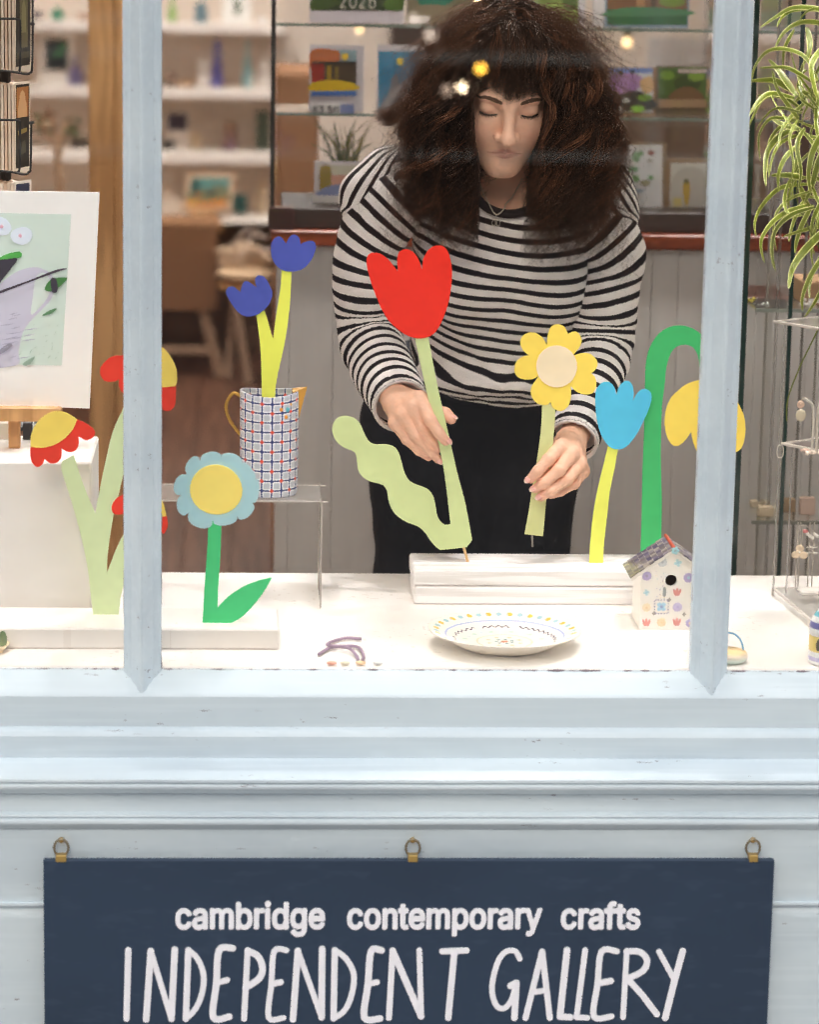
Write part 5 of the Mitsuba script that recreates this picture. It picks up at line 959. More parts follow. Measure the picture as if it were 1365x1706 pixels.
def face(p):
    q = head_local(p); ax = np.stack([np.abs(q[:, 0]), q[:, 1], q[:, 2]], 1)
    d = ell(q, (0, -0.012, 0.035), (0.074, 0.096, 0.088))
    d = smin(d, ell(q, (0, 0.030, -0.020), (0.0625, 0.062, 0.076)), 0.02)
    d = smin(d, ell(q, (0, 0.045, -0.074), (0.036, 0.041, 0.034)), 0.028)          # muzzle and jaw
    d = smin(d, ell(q, (0, 0.069, -0.097), (0.021, 0.017, 0.016)), 0.018)          # chin
    d = smin(d, cap(ax, (0.047, 0.006, -0.058), (0.010, 0.060, -0.094), 0.013, 0.013), 0.030)
    d = smin(d, ell(ax, (0.035, 0.060, -0.034), (0.024, 0.024, 0.025)), 0.024)      # cheeks
    d = smin(d, cap(ax, (0.008, 0.086, 0.019), (0.042, 0.076, 0.023), 0.009, 0.008), 0.014)
    d = smax(d, -ell(ax, (0.0325, 0.098, 0.003), (0.019, 0.016, 0.0125)), 0.010)  # sockets
    d = smin(d, ell(ax, (0.0325, 0.0725, 0.003), (0.0158, 0.0135, 0.0130)), 0.0035) # lidded eyes
    d = smax(d, -cap(ax, (0.0185, 0.0865, -0.0030), (0.0465, 0.0795, -0.0020), 0.0016, 0.0012), 0.0025)
    d = smin(d, cap(q, (0, 0.087, 0.014), (0, 0.1105, -0.030), 0.0076, 0.0098), 0.012)
    d = smin(d, ell(q, (0, 0.1130, -0.0345), (0.0115, 0.0095, 0.0095)), 0.008)
    d = smin(d, ell(ax, (0.0135, 0.0990, -0.0372), (0.0072, 0.0100, 0.0068)), 0.006)
    d = smax(d, -ell(ax, (0.0064, 0.1085, -0.0440), (0.0036, 0.0055, 0.0030)), 0.003)
    d = smax(d, -cap(q, (0, 0.1035, -0.047), (0, 0.0995, -0.057), 0.0022, 0.0030), 0.004)
    up, lo = lips(q, ax)
    d = smin(d, up, 0.004); d = smin(d, lo, 0.004)
    d = smax(d, -cap(ax, (0, 0.0965, -0.0664), (0.0275, 0.0840, -0.0692), 0.0027, 0.0016), 0.0012)
    d = smax(d, -ell(q, (0, 0.0965, -0.0820), (0.016, 0.006, 0.0040)), 0.010)
    d = smin(d, ell(ax, (0.077, -0.004, -0.012), (0.008, 0.018, 0.030)), 0.006)    # ears
    return d
NB = P(846, 352, 0.735)
def neck(p): return cap(p, head_world([0, -0.030, -0.050]), NB, 0.047, 0.058)
# joints: pixel of the photograph and depth
J = lambda *q: [P(*x) for x in q]
LH = dict(w=[(650, 652, .520), (663, 669, .488)], i=[(700, 664, .455), (717, 700, .432), (732, 722, .4255), (743, 735, .4275)], m=[(686, 676, .452), (704, 711, .447), (719, 735, .450), (728, 748, .454)],
          r=[(671, 690, .453), (694, 727, .448), (716, 751, .451), (730, 765, .455)], p=[(659, 705, .459), (678, 732, .455), (698, 751, .457), (714, 762, .460)], t=[(690, 668, .478), (722, 684, .470), (742, 690, .458), (752, 698, .452)])
RH = dict(w=[(962, 715, .525), (950, 738, .490)], i=[(934, 745, .455), (914, 766, .428), (896, 785, .4215), (884, 798, .4245)], m=[(952, 757, .453), (932, 783, .425), (908, 804, .4210), (893, 814, .4245)],
          r=[(965, 773, .459), (945, 799, .431), (918, 818, .4225), (902, 828, .4250)], p=[(971, 785, .468), (957, 806, .452), (934, 819, .449), (918, 825, .452)], t=[(934, 752, .478), (920, 772, .468), (909, 788, .452), (902, 800, .4475)])
RAD = dict(i=(.0118, .0095, .0086, .0072), m=(.0120, .0098, .0088, .0074), r=(.0114, .0093, .0083, .0070), p=(.0102, .0083, .0074, .0062), t=(.0150, .0118, .0106, .0086))
def hand(p, hd):
    d = cap(p, P(*hd['w'][0]), P(*hd['w'][1]), 0.0235, 0.0230); W1 = P(*hd['w'][1])
    palm = None
    for k in 'imrp':
        m_ = P(*hd[k][0]); e = cap(p, W1 + (m_ - W1) * 0.12, m_, 0.0165, 0.0125 if k != 'p' else 0.0112); palm = e if palm is None else smin(palm, e, 0.010)
    d = smin(d, palm, 0.014); d = smin(d, cap(p, W1 + [0, 0.004, 0], P(*hd['t'][0]), 0.017, 0.0155), 0.012)
    for k in 'imrpt':
        f_ = chain(p, J(*hd[k]), RAD[k], 0.003)
        kn = P(*hd[k][1]); f_ = smin(f_, np.linalg.norm(p - kn, axis=1) - RAD[k][1] * 1.04, 0.003)
        root = np.linalg.norm(p - P(*hd[k][0]), axis=1)
        kk = 0.0075 * np.clip(1 - (root - 0.006) / 0.020, 0.06, 1)
        h_ = np.clip(0.5 + 0.5 * (f_ - d) / kk, 0, 1); d = f_ + (d - f_) * h_ - kk * h_ * (1 - h_)
    return d
SLV = dict(L=([(652, 335, .700), (630, 372, .695), (614, 420, .700), (611, 475, .705), (612, 528, .715), (622, 580, .690), (646, 630, .600), (668, 677, .502)], (.0575, .057, .056, .054, .053, .052, .049, .0440)),
           R=([(1008, 395, .700), (1020, 425, .697), (1016, 460, .700), (1011, 500, .700), (1006, 545, .705), (1000, 595, .685), (980, 665, .600), (955, 735, .505)], (.0575, .056, .055, .054, .053, .051, .046, .0395)))
def arm(p, s, f=0.64):
    pts, rs = SLV[s]; pts = J(*pts); n_ = len(pts)
    return chain(p, pts, [r * (f - 0.06 * i / (n_ - 1)) for i, r in enumerate(rs)], 0.015)
# torso under the shirt
SC = np.array([1.0, 1.28, 1.0])
TQ = J((846, 700, .935), (848, 600, .885), (848, 470, .800), (846, 370, .745), (846, 325, .725))
SHO = J((652, 300, .715), (846, 305, .730), (1002, 318, .715), (618, 330, .700), (1014, 350, .700))
def torso(p, add=0.0):
    q = p * SC; pts = [x * SC for x in TQ]
    d = chain(q, pts, [r + add for r in (.176, .162, .156, .150, .118)], 0.03)
    d = smin(d, smin(cap(q, SHO[0] * SC, SHO[1] * SC, .050 + add, .070 + add), cap(q, SHO[1] * SC, SHO[2] * SC, .070 + add, .050 + add), .01), 0.05)
    d = smin(d, np.minimum(cap(q, SHO[0] * SC, SHO[3] * SC, .052 + add, .053 + add), cap(q, SHO[2] * SC, SHO[4] * SC, .052 + add, .053 + add)), 0.02)
    for px in (778, 918):
        d = smin(d, ell(q, P(px, 470, .700) * SC, (.058 + add, .062 + add, .062 + add)), 0.05)
    return d
def bare(p): return smin(smin(np.maximum(torso(p, -0.036), float(P(846, 560, .86)[2]) - p[:, 2]), neck(p), 0.03), np.minimum(arm(p, 'L'), arm(p, 'R')), 0.006)
import manifold3d as m3
def solid(m): return m3.Manifold(m3.Mesh(np.asarray(m.vertices, np.float32), np.asarray(m.faces, np.uint32)))
def bounds(pts, pad): q = np.array(pts); return q.min(0) - pad, q.max(0) + pad
hl = head_world(np.array([[x, y, z] for x in (-.1, .1) for y in (-.13, .135) for z in (-.14, .14)]))
mh = nets(lambda p: smin(face(p), neck(p), 0.018), *bounds(hl, 0.0), 0.0019)
allj = [P(*x) for s in 'LR' for x in SLV[s][0]] + TQ
mb = nets(bare, *bounds(allj, 0.2), 0.011)
body = solid(mb) + solid(mh)
for hd in (LH, RH):
    lo, hi = bounds([P(*x) for k in hd for x in hd[k]], 0.03)
    mhand = nets(lambda p: hand(p, hd), lo, hi, 0.0014)
    fc_ = mhand.split(only_watertight=False); mhand = max(fc_, key=lambda g: len(g.faces)) if len(fc_) > 1 else mhand
    body = body + solid(shrink(mhand, 4))
bm = tri(body)
def skin_col(v):
    c = np.tile(SKIN, (len(v), 1)); q = head_local(v)
    n1 = meshkit.fbm(v * 90, 3, 2)[:, None]; n2 = meshkit.fbm(v * 320, 2, 6)[:, None]; c = c * (0.88 + 0.14 * n1 + 0.10 * n2) * np.array([1.0, 0.985, 0.97]) ** (6 * (n1 - 0.5))
    near = np.linalg.norm(q, axis=1) < 0.2
    ax = np.stack([np.abs(q[:, 0]), q[:, 1], q[:, 2]], 1)
    li = np.clip((0.0010 - np.minimum(*lips(q, ax))) / 0.0014, 0, 1)[:, None] * near[:, None]
    c = c * (1 - li) + S(194, 128, 112) * (0.92 + 0.16 * n1) * li
    red = np.exp(-(((np.abs(q[:, 0]) - 0.04) / 0.016) ** 2 + ((q[:, 2] + 0.036) / 0.016) ** 2))[:, None] * (near & (q[:, 1] > 0.02))[:, None]
    c = c * (1 - 0.35 * red * (0.6 + 0.8 * n1)) + S(214, 140, 120) * 0.35 * red * (0.6 + 0.8 * n1)
    tip = np.zeros(len(v))
    for hd in (LH, RH):
        for k in 'imrpt':
            for j_, w_ in ((3, .009), (1, .006)):
                tip = np.maximum(tip, (0.9 if j_ == 3 else 0.45) * np.exp(-(np.linalg.norm(v - P(*hd[k][j_]), axis=1) / (w_ * 1.4)) ** 2))
    t_ = (tip * 0.6)[:, None]; return c * (1 - t_) + S(222, 158, 138) * t_
put('body', bm, 'skin', pe, color=skin_col, smooth=True)
# nails
def nail(hd, k, out):
    a_, b_ = P(*hd[k][2]), P(*hd[k][3]); d_ = (b_ - a_) / np.linalg.norm(b_ - a_); up = np.array(out, float); up -= d_ * (up @ d_); up /= np.linalg.norm(up); sd = np.cross(d_, up)
    m = ball([0, 0, 0], [0.0070, 0.0052 if k != 'p' else 0.0045, 0.0016], 2); c = b_ + up * RAD[k][3] * 0.80 + d_ * 0.0025
    m.vertices = c + m.vertices[:, :1] * d_ + m.vertices[:, 1:2] * sd + m.vertices[:, 2:] * up
    return m
def nail_col(a_, b_):
    def f_(v): t_ = ((v - a_) @ ((b_ - a_) / np.linalg.norm(b_ - a_)))[:, None]; n_ = np.linalg.norm(b_ - a_); return np.where(t_ > n_ + 0.0068, S(244, 222, 206), S(232, 176, 164))
    return f_
for hd, ks in ((LH, (('i', (0.75, -0.65, 0.5)), ('r', (-0.1, -1, 0.3)), ('t', (0.8, -0.6, 0.5)))), (RH, (('i', (-0.45, -0.85, 0.5)), ('m', (-0.4, -0.85, 0.5)), ('r', (-0.35, -0.85, 0.5))))):
    for k, o_ in ks: put('nail', nail(hd, k, o_), 'gloss', pe, color=nail_col(P(*hd[k][2]), P(*hd[k][3])), smooth=True)
# eyebrows and lashes
rng = np.random.default_rng(12)
def onface(q, lift=0.0006):                            # slide along the facing direction on to the skin
    w_ = head_world(np.array(q))
    for _ in range(24): w_ = w_ - HF * np.clip(face(w_) - lift, -0.01, 0.01)[:, None] * 0.8
    return w_
br = []
for s in (-1, 1):
    for k in range(150):
        u_ = rng.random(); x_ = 0.0140 + 0.036 * u_; z_ = 0.0192 + 0.0055 * math.sin(min(u_ / 0.7, 1) * math.pi / 2) - 0.010 * max(0, u_ - 0.65) + rng.uniform(-1, 1) * 0.0033 * (1.05 - 0.75 * u_) * min(1, 0.55 + u_ * 3)
        L_ = 0.0075; q = np.array([[s * x_, 0.10, z_], [s * (x_ + L_ * 0.5), 0.10, z_ + 0.0012 - 0.001 * u_], [s * (x_ + L_), 0.10, z_ + 0.0010 - 0.0026 * u_]])
        br.append(tube(onface(q, 0.0005), [0.0004, 0.00055, 0.00025], 4))
put('eyebrows', br, 'hair', pe, color=S(80, 58, 45), smooth=True)
ls = []
for s in (-1, 1):
    arc_ = np.array([[s * x_, 0.10, -0.0036 - 0.0022 * math.sin((x_ - 0.019) / 0.027 * math.pi) + 0.0006 * (x_ - 0.019) / 0.027] for x_ in np.linspace(0.0190, 0.0460, 14)])
    w_ = onface(arc_, 0.0004); ls.append(tube(w_, 0.0012, 5))
    for i in range(14):
        for h_ in (-.4, .3): e_ = HF * 0.0045 - HU * 0.0042 + HR * s * 0.0035 * ((i + h_) / 13 - 0.35); ls.append(tube([w_[i], w_[i] + e_ * 0.5, w_[i] + e_ * 0.8 + HU * 0.0004], [0.0005, 0.0004, 0.0002], 4))
put('eyelashes', ls, 'hair', pe, color=S(22, 17, 16), smooth=True)

# shirt: torso panel and two sleeves, stripes follow the cloth
PER = 0.0205
AX = np.array([0.0, 0.42, -0.90]); AX /= np.linalg.norm(AX)
XC = float(P(846, 330, .7)[0])
def along(p):                                          # stripe coordinate: level round the body, turning along the arm over the shoulders
    s = p @ AX; z1, z0 = float(P(846, 345, .7)[2]), float(P(846, 425, .7)[2]); fade = np.clip((p[:, 2] - z0) / (z1 - z0), 0, 1)
    for K, sg in ((P(640, 300, .7), -1), (P(1026, 322, .7), 1)):
        q = p - K; o_ = q @ np.array([0.86 * sg, 0, 0.5]); s1 = -0.9 * q[:, 2]
        s2 = np.where(o_ < 0, -o_, -0.055 * np.arctan2(o_, np.maximum(-q[:, 1], -9))) - 0.020
        s2 = np.where((o_ >= 0) & (np.arctan2(o_, -q[:, 1]) > 3.0), -0.055 * 3.0 - 0.02, s2); s = s + fade * np.minimum(0, s2 - s1)
    return s
HEM = P(850, 660, .80)
def hemline(p): return (p[:, 2] - HEM[2]) + 0.35 * (p[:, 1] - HEM[1]) * -1.0 - 1.1 * np.maximum(0, np.abs(p[:, 0] - HEM[0]) - 0.03) ** 2 * 2.2
def folds(p):
    w_ = np.clip((float(P(850, 520, .7)[2]) - p[:, 2]) / 0.12, 0, 1)
    a_ = np.stack([p[:, 0] * 16 + 5 * np.sin(p[:, 2] * 7), p[:, 1] * 9, p[:, 2] * 26 - np.abs(p[:, 0] - XC) * 26], 1)
    g = np.stack([p[:, 0] * 11, p[:, 1] * 9, p[:, 2] * 7], 1)
    return (0.005 + 0.016 * w_) * (meshkit.fbm(a_, 3, 3) - 0.5) + 0.012 * (meshkit.fbm(g, 2, 7) - 0.5)
NKC = P(846, 305, .660)
def shirt(p):
    d = torso(p, 0.0) + folds(p)
    blouse = ell(p, P(850, 622, .845), (.190, .150, .040)); d = smin(d, blouse + folds(p), 0.035)
    d = smax(d, -hemline(p), 0.008)
    hole = np.minimum(ell(p, NKC, (.058, .12, .047)), cap(p, NB + [0, 0.02, 0], NB + [0, 0.05, .15], .062, .066)); d = smax(d, -hole, 0.005)
    return d
lo, hi = bounds(TQ + SHO, 0.24)
ms = shrink(nets(shirt, lo, hi, 0.0055), 3)
def uv_t(v):
    s = along(v) - 0.010 * np.sin((v[:, 0] - XC) * 12) * np.clip((v[:, 2] - HEM[2]) / 0.1, 0, 1)
    hz_ = hemline(v); s = np.where(hz_ < 0.006, np.floor(s / PER) * PER + 0.80 * PER, s)
    return np.stack([s / PER, v[:, 0]], 1)
put('shirt_body', ms, 'striped_jersey', pe, smooth=True, uv=uv_t, label='black and white striped jersey body')
ang_ = np.radians(np.linspace(172, 368, 25)); fr_ = NKC + np.stack([0.0575 * np.cos(ang_), ang_ * 0 - 0.16, 0.0465 * np.sin(ang_)], 1)
for _ in range(60): fr_ = fr_ + np.array([0, 1.0, 0]) * np.clip(torso(fr_) + folds(fr_) - 0.002, -0.004, 0.01)[:, None] * 0.7
ring = cr(np.vstack([fr_, NKC + [[.062, .10, .035], [.045, .15, .06], [0, .17, .066], [-.045, .15, .06], [-.062, .10, .035]]]), 2)
put('neckband', tube(ring, 0.0075, 8, closed=True), 'matte', pe, color=S(26, 21, 24), smooth=True)
for s in 'LR':
    pts, rs = SLV[s]; pts = J(*pts)
    fine = cr(pts, 6, False); rf_ = cr([(r, 0) for r in rs], 6, False)[:, 0]
    seg = np.linalg.norm(np.diff(fine, axis=0), axis=1); cum = np.concatenate([[0], np.cumsum(seg)])
    end = fine[-1]; dirn = (pts[-1] - pts[-2]) / np.linalg.norm(pts[-1] - pts[-2]); st_ = P(*((577, 400) if s == 'L' else (1080, 464)), .70) - pts[0]; st_ /= np.linalg.norm(st_)
    elb = pts[5]
    def near(p, fine=fine, cum=cum):
        best, at = np.full(len(p), 9.0), np.zeros(len(p)); rad = np.zeros(len(p))
        for i in range(len(fine) - 1):
            d_ = fine[i + 1] - fine[i]; t_ = np.clip((p - fine[i]) @ d_ / (d_ @ d_), 0, 1); w_ = np.linalg.norm(p - fine[i] - t_[:, None] * d_, axis=1)
            m_ = w_ < best; best = np.where(m_, w_, best); at = np.where(m_, cum[i] + t_ * (cum[i + 1] - cum[i]), at); rad = np.where(m_, rf_[i] + t_ * (rf_[i + 1] - rf_[i]), rad)
        return best, at, rad
    def sleeve(p, near=near, st0=pts[0], st_=st_, end=end, dirn=dirn, elb=elb, sd=s):
        b_, at, rad = near(p)
        e_ = np.exp(-(np.linalg.norm(p - elb, axis=1) / 0.11) ** 2)
        f_ = (0.004 + 0.010 * e_) * (meshkit.fbm(np.stack([at * 46, p[:, 0] * 10 + p[:, 1] * 14, p[:, 2] * 5], 1), 3, 5 if sd == 'L' else 6) - 0.5)
        f_ = f_ + 0.008 * (meshkit.fbm(p * 13, 2, 4) - 0.5)
        d_ = b_ - rad + f_; cut_ = (p - end) @ dirn
        d_ = smax(smax(d_, cut_, 0.003), -((p - st0) @ st_) - 0.026, 0.004)
        inner = np.maximum(b_ - rad + 0.006, -(cut_ + 0.035)); return smax(d_, -inner, 0.002)
    lo, hi = bounds(pts, 0.075)
    mm = shrink(nets(sleeve, lo, hi, 0.0042), 3)
    tot = cum[-1]; cel = cum[24]
    def uv_s(v, near=near, tot=tot, end=end, dirn=dirn, fine=fine, st_=st_, cel=cel):
        b_, at, rad = near(v); cut_ = (v - end) @ dirn
        # soften the bends: blend of arc length with straight planes at both ends
        e1 = np.clip(1 - np.linalg.norm(v - fine[0], axis=1) / 0.17, 0, 1); lin0 = (v - fine[0]) @ st_
        e2 = np.clip(1 + cut_ / 0.09, 0, 1); s_ = at * (1 - e1) + lin0 * e1; s_ = s_ * (1 - e2) + (tot + cut_) * e2
        s_ = np.where(s_ > cel, cel + 0.74 * (s_ - cel), s_); q_ = (s_ - (cel + 0.74 * (tot - cel))) / PER + 40.97
        return np.stack([np.where(cut_ > -0.0045, 0.8, q_), b_], 1)
    put('sleeve', mm, 'striped_jersey', pe, smooth=True, uv=uv_s)
    # narrow white cuff edge
    u_ = np.cross(dirn, [0, 0, 1.0]); u_ /= np.linalg.norm(u_); w_ = np.cross(dirn, u_)
    put('cuff', tube([end + (rs[-1] - 0.0005) * (u_ * math.cos(t_) + w_ * math.sin(t_)) for t_ in np.linspace(0, 2 * np.pi, 32, endpoint=False)], 0.0016, 8, closed=True), 'matte', pe, color=S(222, 214, 212), smooth=True)
# trousers and shoes
zf_ = FLOOR
LG = [J((712, 735, .955)), J((872, 735, .955))]
def trousers(p):
    d = cap(p, P(708, 700, .985), P(876, 700, .985), .112, .112)
    d = smin(d, cap(p, P(775, 620, .965), P(905, 620, .965), .125, .125), .05)
    for a_, b_ in (((710, 745), (712, 960)), ((872, 745), (856, 960))):
        A_, B_ = P(*a_, .955), P(*b_, .93); K_ = B_ + [0, 0.02, -0.18]; N_ = np.array([K_[0], K_[1] + 0.06, zf_ + 0.06])
        d = smin(d, chain(p, [A_, B_, K_, N_], (.104, .090, .074, .062), .02), .03)
    d = d + 0.012 * (meshkit.fbm(np.stack([p[:, 0] * 9, p[:, 1] * 9, p[:, 2] * 18], 1), 3, 3) - 0.5)
    return np.maximum(smax(d, zf_ + 0.05 - p[:, 2], 0.004), p[:, 2] - float(P(850, 575, .97)[2]))
lo, hi = bounds([P(708, 600, .985), P(876, 600, .985), np.array([P(708, 700, .985)[0], .98, zf_]), P(876, 960, .93)], 0.16)
put('trousers', shrink(nets(trousers, lo, hi, 0.009), 3), 'black_denim', pe, smooth=True)
for px in (712, 856):
    K_ = P(px, 960, .93); c = np.array([K_[0], .96, zf_])
    put('shoe', nets(lambda p: np.maximum(smin(cap(p, c + [0, 0.05, 0.045], c + [0, -0.13, 0.03], .045, .036), cap(p, c + [0, 0.04, 0.05], c + [0, 0.05, 0.09], .043, .045), .02), zf_ + 0.001 - p[:, 2]), c - [.08, .22, .02], c + [.08, .15, .16], 0.006), 'satin', pe, color=S(30, 28, 30), smooth=True)
# necklace
def onchest(q):
    q = np.array(q)
    for _ in range(30):
        dd = np.minimum(np.minimum(shirt(q), np.minimum(neck(q), torso(q, -0.026))), np.min(np.linalg.norm(q[:, None] - ring[None], axis=2), axis=1) - 0.0085) - 0.0022
        q = q + np.array([0, 1.0, 0]) * np.clip(dd, -0.01, 0.01)[:, None] * 0.8
    return q
nk = onchest([P(a_, b_, .56) for a_, b_ in cr([(806, 305), (811, 325), (820, 346), (832, 364), (848, 352), (864, 334), (880, 306)], 7, False)])
nl = put('necklace', [ball(c, 0.0011, 1) for c in np.vstack([nk[:-1] + (nk[1:] - nk[:-1]) * t_ for t_ in (0, 0.34, 0.67)])], 'brass', pe, color=S(198, 188, 172), smooth=True)
pb = nk[21] if len(nk) > 21 else nk[len(nk) // 2]
pn = [tube([pb + [dx + 0.0028 * math.cos(t_), -0.002, dz_ + 0.0052 * math.sin(t_)] for t_ in np.arange(16) * math.pi / 8], 0.0008, 6, closed=True) for dx, dz_ in ((-0.0035, -0.013), (0.0035, -0.013))] + [tube([pb, pb + [0, -0.002, -0.008]], 0.0008, 6)]
put('pendant', pn, 'brass', nl, color=S(208, 200, 186), smooth=True)

# hair: an under-mass and clumped curling strands
rng = np.random.default_rng(77)
CR = np.array([0, -0.012, 0.035])
def lockmass(p):
    q = head_local(p)
    d = ell(q, (0, -0.018, 0.043), (0.081, 0.096, 0.090))
    d = smax(d, -ell(q, (0, 0.105, -0.055), (0.058, 0.060, 0.105)), 0.01)
    for (a_, b_, ra, rb) in (((735, 165, .655), (732, 300, .640), .048, .034), ((960, 150, .660), (968, 300, .640), .050, .036), ((770, 90, .665), (742, 180, .655), .045, .045), ((925, 85, .665), (962, 180, .655), .045, .045)):
        d = smin(d, cap(p, P(*a_), P(*b_), ra, rb), 0.03)
    ex = ell(q, (0, 0.10, -0.05), (0.054, 0.075, 0.095)); d = smax(d, -ex, 0.008)
    return d + 0.012 * (meshkit.fbm(p * 28, 3, 5) - 0.5)
lo, hi = bounds([P(660, 20, .6), P(1030, 420, .6), HO], 0.13)
HC = S(34, 23, 18)
hm = put('hair', nets(lockmass, lo, hi, 0.006), 'hair', pe, color=HC, smooth=True, label='long dark brown curly hair with a short fringe')
TV, TF, TC_, off = [], [], [], 0
def strands(paths, r0, col):                         # (n, m, 3) paths, thin three sided tubes
    global off
    n_, m_, _ = paths.shape
    t_ = np.gradient(paths, axis=1); t_ /= np.linalg.norm(t_, axis=2, keepdims=True) + 1e-9
    a_ = np.cross(t_, np.array([0.31, 0.2, 0.93])); a_ /= np.linalg.norm(a_, axis=2, keepdims=True) + 1e-9; b_ = np.cross(t_, a_)
    rr = (r0[:, None] * np.concatenate([np.linspace(1, 1, m_ - m_ // 2), np.linspace(1, 0.12, m_ // 2)])[None, :])[..., None]
    V = np.stack([paths + rr * (math.cos(k) * a_ + math.sin(k) * b_) for k in (0.3, 0.3 + 2.0944, 0.3 + 4.1888)], 2)
    i = np.arange(n_)[:, None, None] * m_ * 3 + np.arange(m_ - 1)[None, :, None] * 3
    k = np.arange(3)[None, None, :]; q = (k + 1) % 3
    f_ = np.stack([np.stack([i + k, i + q, i + 3 + q], -1), np.stack([i + k, i + 3 + q, i + 3 + k], -1)], 3).reshape(-1, 3)
    TV.append(V.reshape(-1, 3)); TF.append(f_ + off); off += n_ * m_ * 3
    TC_.append(np.repeat(col, m_ * 3, axis=0))
def bez(p0, p1, p2, p3, m_):
    t_ = np.linspace(0, 1, m_)[None, :, None]; p0, p1, p2, p3 = (x[:, None, :] for x in (p0, p1, p2, p3))
    return (1 - t_) ** 3 * p0 + 3 * (1 - t_) ** 2 * t_ * p1 + 3 * (1 - t_) * t_ * t_ * p2 + t_ ** 3 * p3
def lock(p0, p1, p2, p3, n_, spread, curl, wl, base, m_=30, r=0.00085, side=0):
    """One clump: n strands round a curling guide."""
    L_ = np.linalg.norm(p3 - p2) + np.linalg.norm(p2 - p1) + np.linalg.norm(p1 - p0)
    k = rng.normal(0, 1, (n_, 3)); t_ = np.linspace(0, 1, m_)[None, :, None]
    P0, P1, P2, P3 = (x + k * s_ + rng.normal(0, s_ * 0.35, (n_, 3)) for x, s_ in ((p0, spread * 0.5), (p1, spread * 0.9), (p2, spread), (p3, spread * 1.15)))
    path = bez(P0, P1, P2, P3, m_)
    ph = rng.random() * 6.28 + rng.normal(0, 0.28, (n_, 1, 1)); w_ = L_ / wl * 6.28 * (1 + rng.normal(0, 0.02, (n_, 1, 1)))
    am = curl * np.clip(t_ * 1.6, 0, 1) ** 1.2 * (1 + rng.normal(0, 0.25, (n_, 1, 1)))
    e1 = np.array([1.0, 0, 0.15]); e2 = np.array([0, 1.0, 0.1])
    path = path + am * (np.sin(w_ * t_ + ph) * e1 + np.cos(w_ * t_ + ph) * e2)
    path = path + 0.0030 * np.stack([meshkit.noise(path * 48, 3 + j) - 0.5 for j in range(3)], -1) * np.array([1, 1, 0.5])
    if side:                                           # keep the face clear
        q = head_local(path.reshape(-1, 3)); lim = np.interp(q[:, 2], [-.32, -.22, -.11, 0.0, 0.03, 0.05], [0.036, .039, .039, .058, .060, 0.0]) * (q[:, 1] > 0.03) + 0.006 * (meshkit.noise(q * 30, 5) - 0.5)
        x_ = np.where(q[:, 0] * side < lim, side * (lim + 0.35 * np.abs(q[:, 0] * side - lim) * 0.3), q[:, 0]); on = (q[:, 1] > 0.03) & (q[:, 2] < 0.05) & (q[:, 2] > -.32)
        path = np.where(on.reshape(path.shape[:2])[..., None], head_world(np.stack([x_, q[:, 1], q[:, 2]], 1)).reshape(path.shape), path)
    c_ = base * np.clip(1 + rng.normal(0, 0.22, (n_, 1)), 0.5, 1.9)
    strands(path, r * np.clip(1 + rng.normal(0, 0.3, n_), 0.5, 1.8), c_)
def scalp(th, ph, lift=1.04):                          # th: angle from the crown down, ph: round from the front
    d_ = np.array([math.sin(th) * math.sin(ph), math.sin(th) * math.cos(ph), math.cos(th)])
    return head_world(np.array([0, -0.016, 0.040]) + d_ * np.array([0.080, 0.098, 0.090]) * lift), (d_[0] * HR + d_[1] * HF + d_[2] * HU)
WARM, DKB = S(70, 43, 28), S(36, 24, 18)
for k in range(680):
    s = -1 if k % 2 else 1
    th = rng.uniform(0.12, 1.65); ph = s * rng.uniform(0.12, 2.6)
    if abs(ph) < 0.62 and th > 0.55: continue
    p0, nr = scalp(th, ph)
    u_ = rng.random(); front = rng.random()
    if s < 0: bx_ = 694 + 110 * u_; by_ = 290 + 122 * rng.random() ** 0.8 - 60 * (u_ < 0.15) + 16 * math.sin(u_ * 17); xm_ = 652 + 146 * u_
    else: bx_ = 1012 - 126 * u_; by_ = 300 + 132 * rng.random() ** 0.8 - 66 * (u_ < 0.15) + 17 * math.sin(u_ * 19 + 1); xm_ = 1050 - 152 * u_
    yd_ = 0.535 + 0.14 * front
    if front > 0.6: by_ -= rng.uniform(10, 90)
    p3 = P(bx_ + rng.normal(0, 8), by_, yd_ + 0.01); p2 = P(xm_ + rng.normal(0, 8), rng.uniform(225, 300), yd_)
    p1 = p0 + nr * rng.uniform(0.035, 0.06) + np.array([s * rng.uniform(0.0, 0.03), -0.03 * (front < 0.5), rng.uniform(-0.02, 0.01)])
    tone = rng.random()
    lock(p0, p1, p2, p3, 15, rng.uniform(0.0020, 0.0042), rng.uniform(0.010, 0.024), rng.uniform(0.070, 0.115), (WARM * (1.5 if tone > 0.9 else 1.0) if tone > (0.60 if s > 0 else 0.76) or u_ < 0.10 else DKB) * rng.uniform(0.4, 1.25), side=s)  # lit clumps and dark gaps painted as lock tones, more highlights on the right
for k in range(150):                                   # crown, combed from the parting
    s = -1 if k % 2 else 1
    t_ = rng.uniform(-0.75, 0.62); p0 = head_world(np.array([s * rng.uniform(0.001, 0.008) + 0.004, -0.016 + 0.098 * math.sin(t_) * 1.03, 0.040 + 0.090 * math.cos(t_) * 1.03]))
    th = rng.uniform(0.9, 1.5); q1, n1 = scalp(0.55, s * (1.57 - t_ * 0.9), 1.14); q2, n2 = scalp(1.05, s * (1.5 - t_ * 0.7), 1.24); q3, n3 = scalp(1.55, s * (1.5 - t_ * 0.5), 1.36)
    lock(p0, q1, q2 + np.array([s * .008, 0, 0]), q3 + np.array([s * .012, 0, -0.02]), 16, 0.006, rng.uniform(0.002, 0.006), 0.08, (WARM if rng.random() < 0.35 else DKB) * rng.uniform(0.75, 1.15), 20, side=s)
